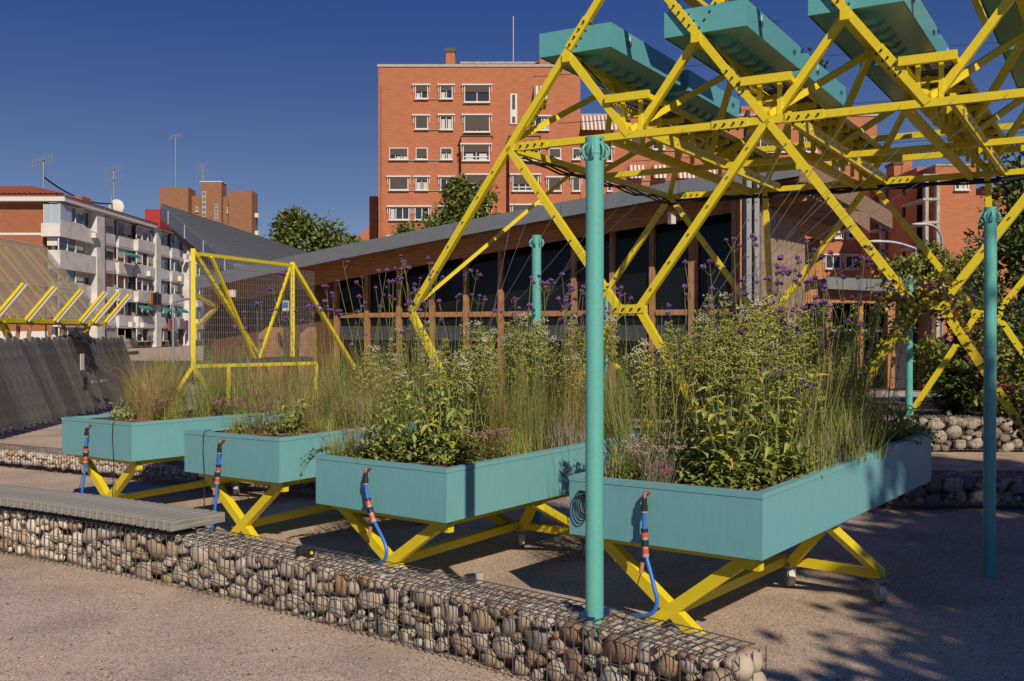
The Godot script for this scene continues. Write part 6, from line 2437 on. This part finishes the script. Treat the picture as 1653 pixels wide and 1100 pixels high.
func grow_broadleaf(i: int, r: float, l: float, stems: int, high: float, size: float, spread: float) -> void:
	var t := plant_root("broadleaf_plant", "bushy broad leaved plant", i, r, l, "plant")
	t.rotation.y = 0
	for k in stems:
		var h := high * rng.randf_range(0.45, 1.08)
		var an0 := rng.randf() * TAU
		var b := Vector3(cos(an0), 0, sin(an0)) * rng.randf() * spread * 0.35
		var lean := Vector3(cos(an0), 0, sin(an0)) * rng.randf_range(0.1, 0.9) * spread
		var tip := b + lean + Vector3.UP * h
		var m := Mesher.new()
		m.tint = vary(Color(0.19, 0.23, 0.08))
		m.tube([b, b.lerp(tip, 0.5) - lean * 0.10, tip], 0.005, 5, 0.003, false)
		part("stem", m, M.stem, t)
		var pairs := maxi(3, int(h / (size * 0.62)))
		for j in pairs:
			var q := (j + 0.7) / pairs
			var at := b.lerp(tip, q) - lean * 0.10 * sin(q * PI)
			for s in [0.0, PI]:
				var an: float = j * 1.57 + an0 + s + rng.randf_range(-0.4, 0.4)
				var o := part("leaf", proto.leaves[rng.randi() % 4], M.leaf_plain[[0, 0, 1, 1, 1, 2, 3, 3, 0, 1][rng.randi() % 10] if rng.randf() > 0.035 else 4], t)
				var sc := size * rng.randf_range(0.65, 1.2) * (1.0 - 0.35 * q)
				o.transform = Transform3D(Basis(Vector3.UP, an) * Basis(Vector3(0, 0, 1), rng.randf_range(-0.55, 0.6)) * Basis(Vector3(1, 0, 0), rng.randf_range(-0.5, 0.5)) * Basis.from_scale(Vector3.ONE * sc), at)
	# low small leaves filling the foot
	var lv := Mesher.new()
	for k in stems * 16:
		var d := (Vector3(rng.randfn(), absf(rng.randfn()) * 0.8, rng.randfn()) * 0.6).limit_length(1.0) * spread
		lv.tint = vary(Color(0.21, 0.255, 0.065), 0.6, 1.3)
		lv.leaf(Vector3(d.x, d.y * high / spread * 0.45, d.z), Vector3(rng.randfn(), rng.randfn() * 0.5 + 0.2, rng.randfn()).normalized(), Vector3.UP, size * rng.randf_range(0.4, 0.75), size * 0.28, 0.3)
	part("low_leaves", lv, M.leafy, t).set_meta("kind", "stuff")


func grow_mound(i: int, r: float, l: float, s: float, bloom: Color, words: String) -> void:
	# oregano-like mound with little clustered heads
	var t := plant_root("flowering_mound", words, i, r, l, "flower")
	var lv := Mesher.new()
	for k in 420:
		var d := Vector3(rng.randfn(), absf(rng.randfn()), rng.randfn()).normalized() * pow(rng.randf(), 0.4)
		lv.tint = vary(Color(0.19, 0.21, 0.06), 0.6, 1.3)
		lv.leaf(d * Vector3(0.17, 0.14, 0.17) * s, Vector3(rng.randfn(), rng.randf(), rng.randfn()).normalized(), Vector3.UP, 0.030, 0.015, 0.2)
	part("leaves", lv, M.leafy, t).set_meta("kind", "stuff")
	var st := Mesher.new()
	var fl := Mesher.new()
	for k in 30:
		var d := Vector3(rng.randfn() * 0.10, rng.randf_range(0.17, 0.27), rng.randfn() * 0.10) * s
		st.tint = Color(0.13, 0.09, 0.05)
		st.tube([Vector3(d.x * 0.4, 0, d.z * 0.4), d], 0.0018, 4, 0.0014, false)
		for b in 12:
			fl.tint = vary(bloom, 0.6, 1.25)
			octa(fl, d + Vector3(rng.randfn(), rng.randfn() * 0.7, rng.randfn()) * 0.010, 0.0045)
	part("stems", st, M.stem, t)
	part("flower_heads", fl, M.petal, t).set_meta("kind", "stuff")


func build_planting() -> void:
	rng.seed = 4321
	make_protos()
	var pinkish := Color(0.34, 0.22, 0.20)
	# leftmost planter
	grow_tuft(0, 0.55, 0.62, "brown", 1.1)
	grow_tuft(0, 0.75, 0.80, "brown", 1.0)
	grow_tuft(0, 0.45, 0.45, "brown", 0.8)
	grow_broadleaf(0, 0.25, 0.62, 9, 0.22, 0.075, 0.16)
	grow_mound(0, 0.5, 0.3, 0.8, pinkish, "mound of faded brown heads")
	grow_tuft(0, 0.5, 0.14, "short", 0.8)
	for q in [[0.9, 0.3], [1.1, 0.6], [1.3, 0.25], [1.4, 0.9], [1.7, 0.5], [2.0, 0.2], [2.1, 0.8]]:
		grow_tuft(0, q[0], q[1], ["green", "stalks"][rng.randi() % 2], rng.randf_range(0.8, 1.0))
	for k in 9:
		grow_tuft(0, 1.0 + 1.3 * rng.randf(), 0.1 + 1.0 * rng.randf(), ["green", "stalks", "brown"][rng.randi() % 3], rng.randf_range(0.75, 0.95))
	grow_mound(0, 1.0, 0.15, 0.8, pinkish, "mound of faded brown heads")
	for q in [[1.6, 0.7, 3, 1.15], [2.0, 0.35, 3, 1.2]]:
		grow_verbena(0, q[0], q[1], q[2], q[3])
	rng.seed = 502
	# second planter
	grow_mound(1, 0.30, 0.62, 1.25, Color(0.26, 0.14, 0.15), "mound of brown purple heads")
	grow_broadleaf(1, 0.42, 0.38, 14, 0.34, 0.08, 0.2)
	grow_tuft(1, 0.22, 0.75, "short", 0.8)
	grow_tuft(1, 0.55, 0.14, "short", 0.7)
	grow_mound(1, 0.95, 0.18, 1.0, pinkish, "mound of faded brown heads")
	for q in [[0.6, 0.85], [0.75, 0.55], [0.9, 1.0], [1.05, 0.5], [1.2, 0.8], [1.35, 0.35], [1.5, 1.0], [1.6, 0.6], [1.75, 0.25], [1.9, 0.9], [2.05, 0.55], [2.2, 0.3], [2.2, 0.95]]:
		grow_tuft(1, q[0], q[1], ["green", "stalks"][rng.randi() % 2], rng.randf_range(0.8, 1.1))
	for k in 12:
		grow_tuft(1, 0.6 + 1.7 * rng.randf(), 0.1 + 1.0 * rng.randf(), ["green", "stalks", "brown"][rng.randi() % 3], rng.randf_range(0.75, 1.0))
	for q in [[1.0, 0.75, 3, 1.25], [1.3, 0.55, 3, 1.3], [1.55, 0.4, 4, 1.35], [1.8, 0.7, 4, 1.4], [2.0, 0.4, 5, 1.4], [2.15, 0.65, 4, 1.35], [1.45, 0.95, 2, 1.3], [2.1, 0.15, 4, 1.3]]:
		grow_verbena(1, q[0], q[1], q[2], q[3])
	for q in [[1.5, 0.2, 5, 0.5], [1.9, 0.45, 6, 0.55], [1.15, 0.25, 4, 0.4]]:
		grow_valerian(1, q[0], q[1], q[2], q[3], true)
	rng.seed = 503
	# third planter
	grow_broadleaf(2, 0.36, 0.38, 26, 0.56, 0.115, 0.26)
	grow_broadleaf(2, 0.30, 0.74, 24, 0.44, 0.10, 0.26)
	grow_broadleaf(2, 0.62, 0.55, 16, 0.6, 0.11, 0.22)
	grow_mound(2, 0.2, 1.02, 0.9, pinkish, "mound of faded pinkish heads")
	grow_mound(2, 0.62, 0.16, 0.9, pinkish, "mound of faded pinkish heads")
	grow_tuft(2, 0.85, 0.13, "short", 0.95)
	grow_tuft(2, 1.45, 0.15, "blue", 1.15)
	grow_tuft(2, 0.15, 1.1, "short", 0.8)
	grow_tuft(2, 0.35, 1.08, "stalks", 0.85)
	for q in [[0.7, 0.9], [0.85, 0.65], [1.0, 0.4], [1.0, 1.0], [1.15, 0.25], [1.2, 0.75], [1.35, 0.5], [1.5, 0.9], [1.6, 0.35], [1.75, 0.7], [1.9, 0.2], [1.95, 0.95], [2.1, 0.5], [2.25, 0.25], [2.25, 0.8], [0.55, 1.0], [1.75, 0.12], [2.0, 0.08]]:
		grow_tuft(2, q[0], q[1], ["green", "stalks", "green"][rng.randi() % 3], rng.randf_range(0.8, 1.08))
	for q in [[0.5, 0.85, 6, 0.42], [0.8, 0.45, 7, 0.50], [0.95, 0.75, 6, 0.52], [1.2, 0.45, 7, 0.56], [1.35, 0.85, 6, 0.56], [1.6, 0.55, 7, 0.58], [1.75, 0.25, 6, 0.5], [1.9, 0.75, 6, 0.58], [2.1, 0.4, 7, 0.6], [2.25, 0.7, 5, 0.55]]:
		grow_valerian(2, q[0], q[1], (q[2] as int) + 2, (q[3] as float) * 1.12, true)
	for q in [[1.5, 0.3, 3, 1.15], [1.75, 0.55, 4, 1.2], [1.95, 0.35, 5, 1.25], [2.1, 0.7, 4, 1.2], [2.2, 0.25, 4, 1.2], [1.85, 0.85, 3, 1.2], [2.3, 0.5, 4, 1.2]]:
		grow_verbena(2, q[0], q[1], q[2], q[3])
	for k in 12:
		grow_tuft(2, 0.6 + 1.7 * rng.randf(), 0.1 + 1.0 * rng.randf(), ["green", "stalks", "brown"][rng.randi() % 3], rng.randf_range(0.8, 1.05))
	rng.seed = 504
	# nearest planter
	grow_broadleaf(3, 0.36, 0.38, 30, 0.54, 0.105, 0.27)
	grow_broadleaf(3, 0.64, 0.27, 22, 0.6, 0.115, 0.24)
	grow_broadleaf(3, 0.48, 0.64, 18, 0.5, 0.10, 0.24)
	grow_mound(3, 0.22, 0.86, 0.95, Color(0.42, 0.30, 0.30), "mound of pale pink heads")
	grow_mound(3, 0.26, 0.74, 0.38, Color(0.50, 0.07, 0.28), "small mound of magenta flowers")
	grow_tuft(3, 0.2, 0.98, "short", 0.8)
	grow_tuft(3, 0.18, 0.72, "blue", 0.9)
	for q in [[0.4, 1.02], [0.55, 0.92], [0.7, 1.06], [0.75, 0.75], [0.95, 0.95], [0.95, 0.55], [1.1, 0.75], [1.2, 0.3], [1.3, 1.0], [1.4, 0.55], [1.55, 0.8], [1.65, 0.3], [1.8, 0.6], [2.0, 0.9], [2.1, 0.4], [2.25, 0.7]]:
		grow_tuft(3, q[0], q[1], ["green", "stalks", "green"][rng.randi() % 3], rng.randf_range(0.75, 1.05))
	for q in [[0.8, 0.14], [1.0, 0.12], [1.2, 0.12], [1.35, 0.16], [1.5, 0.12]]:
		grow_tuft(3, q[0], q[1], ["blue", "short"][rng.randi() % 2], rng.randf_range(1.0, 1.35))
	for q in [[0.55, 0.98, 7, 0.44], [0.6, 0.72, 7, 0.50], [0.8, 0.9, 7, 0.54], [0.85, 0.5, 7, 0.52], [1.0, 0.7, 7, 0.58], [1.1, 1.0, 6, 0.58], [1.2, 0.45, 7, 0.58], [1.35, 0.75, 7, 0.60], [1.5, 0.4, 6, 0.58], [1.6, 0.95, 6, 0.6], [1.75, 0.6, 6, 0.6], [1.95, 0.35, 6, 0.55]]:
		grow_valerian(3, q[0], q[1], (q[2] as int) + 2, (q[3] as float) * 1.2, rng.randf() < 0.6)
	grow_valerian(3, 0.55, 0.45, 5, 0.5, false)
	grow_valerian(3, 0.75, 0.2, 4, 0.48, false)
	for q in [[0.9, 1.0, 3, 1.1], [1.1, 0.85, 3, 1.2], [1.2, 0.6, 4, 1.15], [1.5, 0.7, 4, 1.3], [1.45, 0.35, 4, 1.2], [1.7, 0.9, 3, 1.3], [1.8, 0.4, 5, 1.25], [2.0, 0.65, 4, 1.3], [2.1, 0.3, 4, 1.25], [1.3, 0.2, 3, 1.0]]:
		grow_verbena(3, q[0], q[1], q[2], q[3])
	for q in [[1.75, 0.2], [2.05, 0.15], [2.25, 0.35], [1.95, 0.5], [2.3, 0.12]]:
		grow_broadleaf(3, q[0], q[1], 9, 0.3, 0.085, 0.2)
	for k in 12:
		grow_tuft(3, 0.55 + 1.7 * rng.randf(), 0.25 + 0.9 * rng.randf(), ["green", "stalks", "brown"][rng.randi() % 3], rng.randf_range(0.75, 1.0))
	for q in [[0.62, 0.33], [0.72, 0.12], [0.95, 0.36]]:
		grow_lilac(3, q[0], q[1])
	# shrubs in the high boxes
	var deep := [Color(0.05, 0.075, 0.02), Color(0.08, 0.06, 0.03), Color(0.035, 0.05, 0.015)]
	for q in [[1.5, 1.35, "second bay, front box"], [1.5, 2.6, "second bay, rear box"], [1.5, 3.2, "second bay, far end of the rear box"], [2.5, 1.4, "third bay, front box"], [2.5, 0.9, "third bay, middle of the front box"], [2.5, 2.5, "third bay, rear box"]]:
		var a := tp(q[0], q[1], CHORD + RISE + 0.17) + along_c() * 0.2
		shrub("high_box_shrub", "dark twiggy plant growing high in the frame, %s" % q[2], a, Vector3(0.16, 0.17, 0.16), 260, 0.05, deep, "plants in the high boxes")


func build_details() -> void:
	# black timer box on the gabion
	var f := line_at(front_line, bench_end + 1.05)
	var at: Vector2 = f[0] + Vector2(-(f[1] as Vector2).y, (f[1] as Vector2).x) * 0.10
	var t := thing("valve_box", "small black irrigation timer lying on top of the foreground gabion", "timer", W(at.x, 0.318, at.y), 0.6)
	var m := Mesher.new()
	m.bevel_box(Vector3(0, 0.026, 0), Vector3(0.10, 0.05, 0.07), 0.012)
	part("case", m, M.cable, t)
	tube_part("button", [Vector3(0.02, 0.018, 0.03), Vector3(0.02, 0.018, 0.04)], 0.009, M.yellow, t, 10)
	# coiled cable at the nearest planter's left corner
	var c := thing("cable_coil", "coil of black cable hanging at the nearest planter's left corner", "cable")
	var cm := Mesher.new()
	for k in 6:
		var pts := []
		for j in 19:
			var a := TAU * j / 18.0
			pts.append(planter_point(3, -0.012 - 0.004 * k, 1.06 + 0.006 * k + (0.030 + 0.005 * k) * cos(a), -0.13 - 0.005 * k + (0.05 + 0.007 * k) * sin(a)))
		cm.tube(pts, 0.0032, 5, -1.0, false)
	cm.tube([planter_point(3, -0.012, 1.05, 0.0), planter_point(3, -0.013, 1.055, -0.08)], 0.0032, 5)
	part("coil", cm, M.cable, c)
	for q in [[0, 0.28, "thin black cable hanging down the front of the leftmost planter"], [1, 0.92, "thin black cable hanging down the front of the second planter from the left"]]:
		var i: int = q[0]
		var l: float = q[1]
		var e := planter_point(i, -0.02, l - 0.02, -PHIGH - 0.1)
		var g := planter_point(i, -0.05, l - 0.05, 0)
		g.y = 0.02
		var cb := Mesher.new()
		cb.tube([planter_point(i, 0.06, l, 0.012), planter_point(i, 0.0, l, 0.012), planter_point(i, -0.012, l + 0.005, -0.03), planter_point(i, -0.012, l + 0.01, -0.15), planter_point(i, -0.014, l - 0.01, -0.3), e, g], 0.0042, 6)
		tag(part("black_cable", cb, M.cable, self), q[2], "cable")
	# drip lines on the soil
	for i in 2:
		var dm := Mesher.new()
		var pts := []
		for k in 22:
			var a := TAU * k / 21.0
			pts.append(planter_point(i, 1.2 + 1.08 * cos(a + 0.4) * (1.0 if absf(cos(a + 0.4)) < 0.9 else 0.98), 0.6 + 0.5 * sin(a + 0.4) * 1.03, -0.018 + 0.006 * sin(k * 2.0)))
		dm.tube(pts, 0.009, 7)
		tag(part("drip_line", dm, M.drip, self), "brown drip hose lying on the soil of the %s planter" % RANK[i], "hose")
	# trailing plant at the third planter's left corner
	var tr := thing("trailing_plant", "thin trailing stem with small leaves over the third planter's left corner", "plant")
	var st := Mesher.new()
	var lv := Mesher.new()
	for k in 4:
		var pts := []
		for j in 7:
			var s := j / 6.0
			pts.append(planter_point(2, 0.12 - 0.16 * s + 0.02 * k, 1.10 + 0.22 * s + 0.03 * k, 0.02 + 0.05 * sin(s * 2.0) - 0.27 * s * s * (0.4 + 0.2 * k)))
		st.tint = Color(0.13, 0.14, 0.05)
		st.tube(pts, 0.002, 4, 0.0014, false)
		for j in 22:
			var u := rng.randf() * 5.99
			var p: Vector3 = (pts[int(u)] as Vector3).lerp(pts[int(u) + 1], u - int(u))
			lv.tint = vary(Color(0.13, 0.17, 0.05))
			lv.leaf(p, Vector3(rng.randfn(), rng.randfn() * 0.6, rng.randfn()).normalized(), Vector3.UP, 0.026, 0.022, 0.2)
	part("stems", st, M.stem, tr)
	part("leaves", lv, M.leafy, tr).set_meta("kind", "stuff")
	# concrete kerb blocks under the third planter
	for q in [[764.0, 938.0, "small grey concrete block on the ground behind the gabion"]]:
		var d := FOCAL * 1.55 / ((q[1] as float) - SKYLINE)
		var p := spot(q[0], SKYLINE, d)
		p.y = LOW
		var bm := Mesher.new()
		bm.bevel_box(p + Vector3(0, 0.05, 0), Vector3(0.12, 0.10, 0.06) if q[0] < 770 else Vector3(0.5, 0.06, 0.12), 0.006, Basis(Vector3.UP, 0.7))
		tag(part("concrete_block", bm, M.concrete, self), q[2], "concrete block")
	# wires across the sky on the right
	for q in [[1260.0, 97.0, 1653.0, 66.0], [1300.0, 172.0, 1653.0, 152.0], [1420.0, 233.0, 1653.0, 214.0]]:
		var wm := Mesher.new()
		wm.tube([spot((q[0] as float) - 400, (q[1] as float) + 28, 46.0), spot(q[0], q[1], 45.0), spot(q[2], q[3], 43.0), spot((q[2] as float) + 400, (q[3] as float) - 36, 41.0)], 0.016, 5)
		tag(part("sky_wire", wm, M.cable, self), "thin dark overhead wire crossing the sky behind the frame", "wire", "overhead wires in the sky")
	# dark twigs and leaf bits lying on the gravel
	var lt := MultiMesh.new()
	lt.transform_format = MultiMesh.TRANSFORM_3D
	lt.use_colors = true
	var bit := Mesher.new()
	bit.leaf(Vector3(-0.5, 0.1, 0), Vector3(1, 0, 0), Vector3.UP, 1.0, 0.3, 0.4)
	lt.mesh = bit.mesh()
	lt.instance_count = 1500
	for i in 1500:
		var d := 3.7 + 7.0 * pow(rng.randf(), 1.3)
		var x := rng.randf_range(-0.52, 0.52) * d
		var sz := 0.008 + 0.03 * pow(rng.randf(), 3.0)
		lt.set_instance_transform(i, Transform3D(Basis(Vector3.UP, rng.randf() * TAU).scaled(Vector3(sz, sz * 0.6, sz)), W(x, 0.002 + (LOW if x > 0.85 or d > 4.65 - 0.8 * (x - 0.06) else 0.0), d)))
		lt.set_instance_color(i, vary(Color(0.10, 0.065, 0.04) if rng.randf() < 0.8 else Color(0.20, 0.19, 0.06)))
	var lo := MultiMeshInstance3D.new()
	lo.multimesh = lt
	lo.material_override = vertex_mat(0.9)
	lo.name = "leaf_litter"
	add_child(lo)
	tag(lo, "dry twigs and leaf bits strewn over the gravel", "litter", "", "stuff")
	# dry weeds along the foot of the gabion
	var wd := Mesher.new()
	for k in 700:
		var s := rng.randf() * line_length(front_line)
		var g := line_at(front_line, s)
		var dd: Vector2 = g[1]
		var p: Vector2 = (g[0] as Vector2) - Vector2(-dd.y, dd.x) * absf(rng.randfn()) * 0.035
		if sin(s * 5.0) + sin(s * 2.3) < -0.2:
			continue
		wd.tint = vary(Color(0.24, 0.17, 0.09) if rng.randf() < 0.8 else Color(0.13, 0.16, 0.04))
		wd.blade(W(p.x, 0.0, p.y), Vector3(rng.randfn(), 0, rng.randfn()) * 0.9, rng.randf_range(0.008, 0.035), 0.003, 0.6, 3)
	var wo := part("dry_weeds", wd, M.leafy, self)
	tag(wo, "dry little weeds along the foot of the foreground gabion", "weeds", "", "stuff")
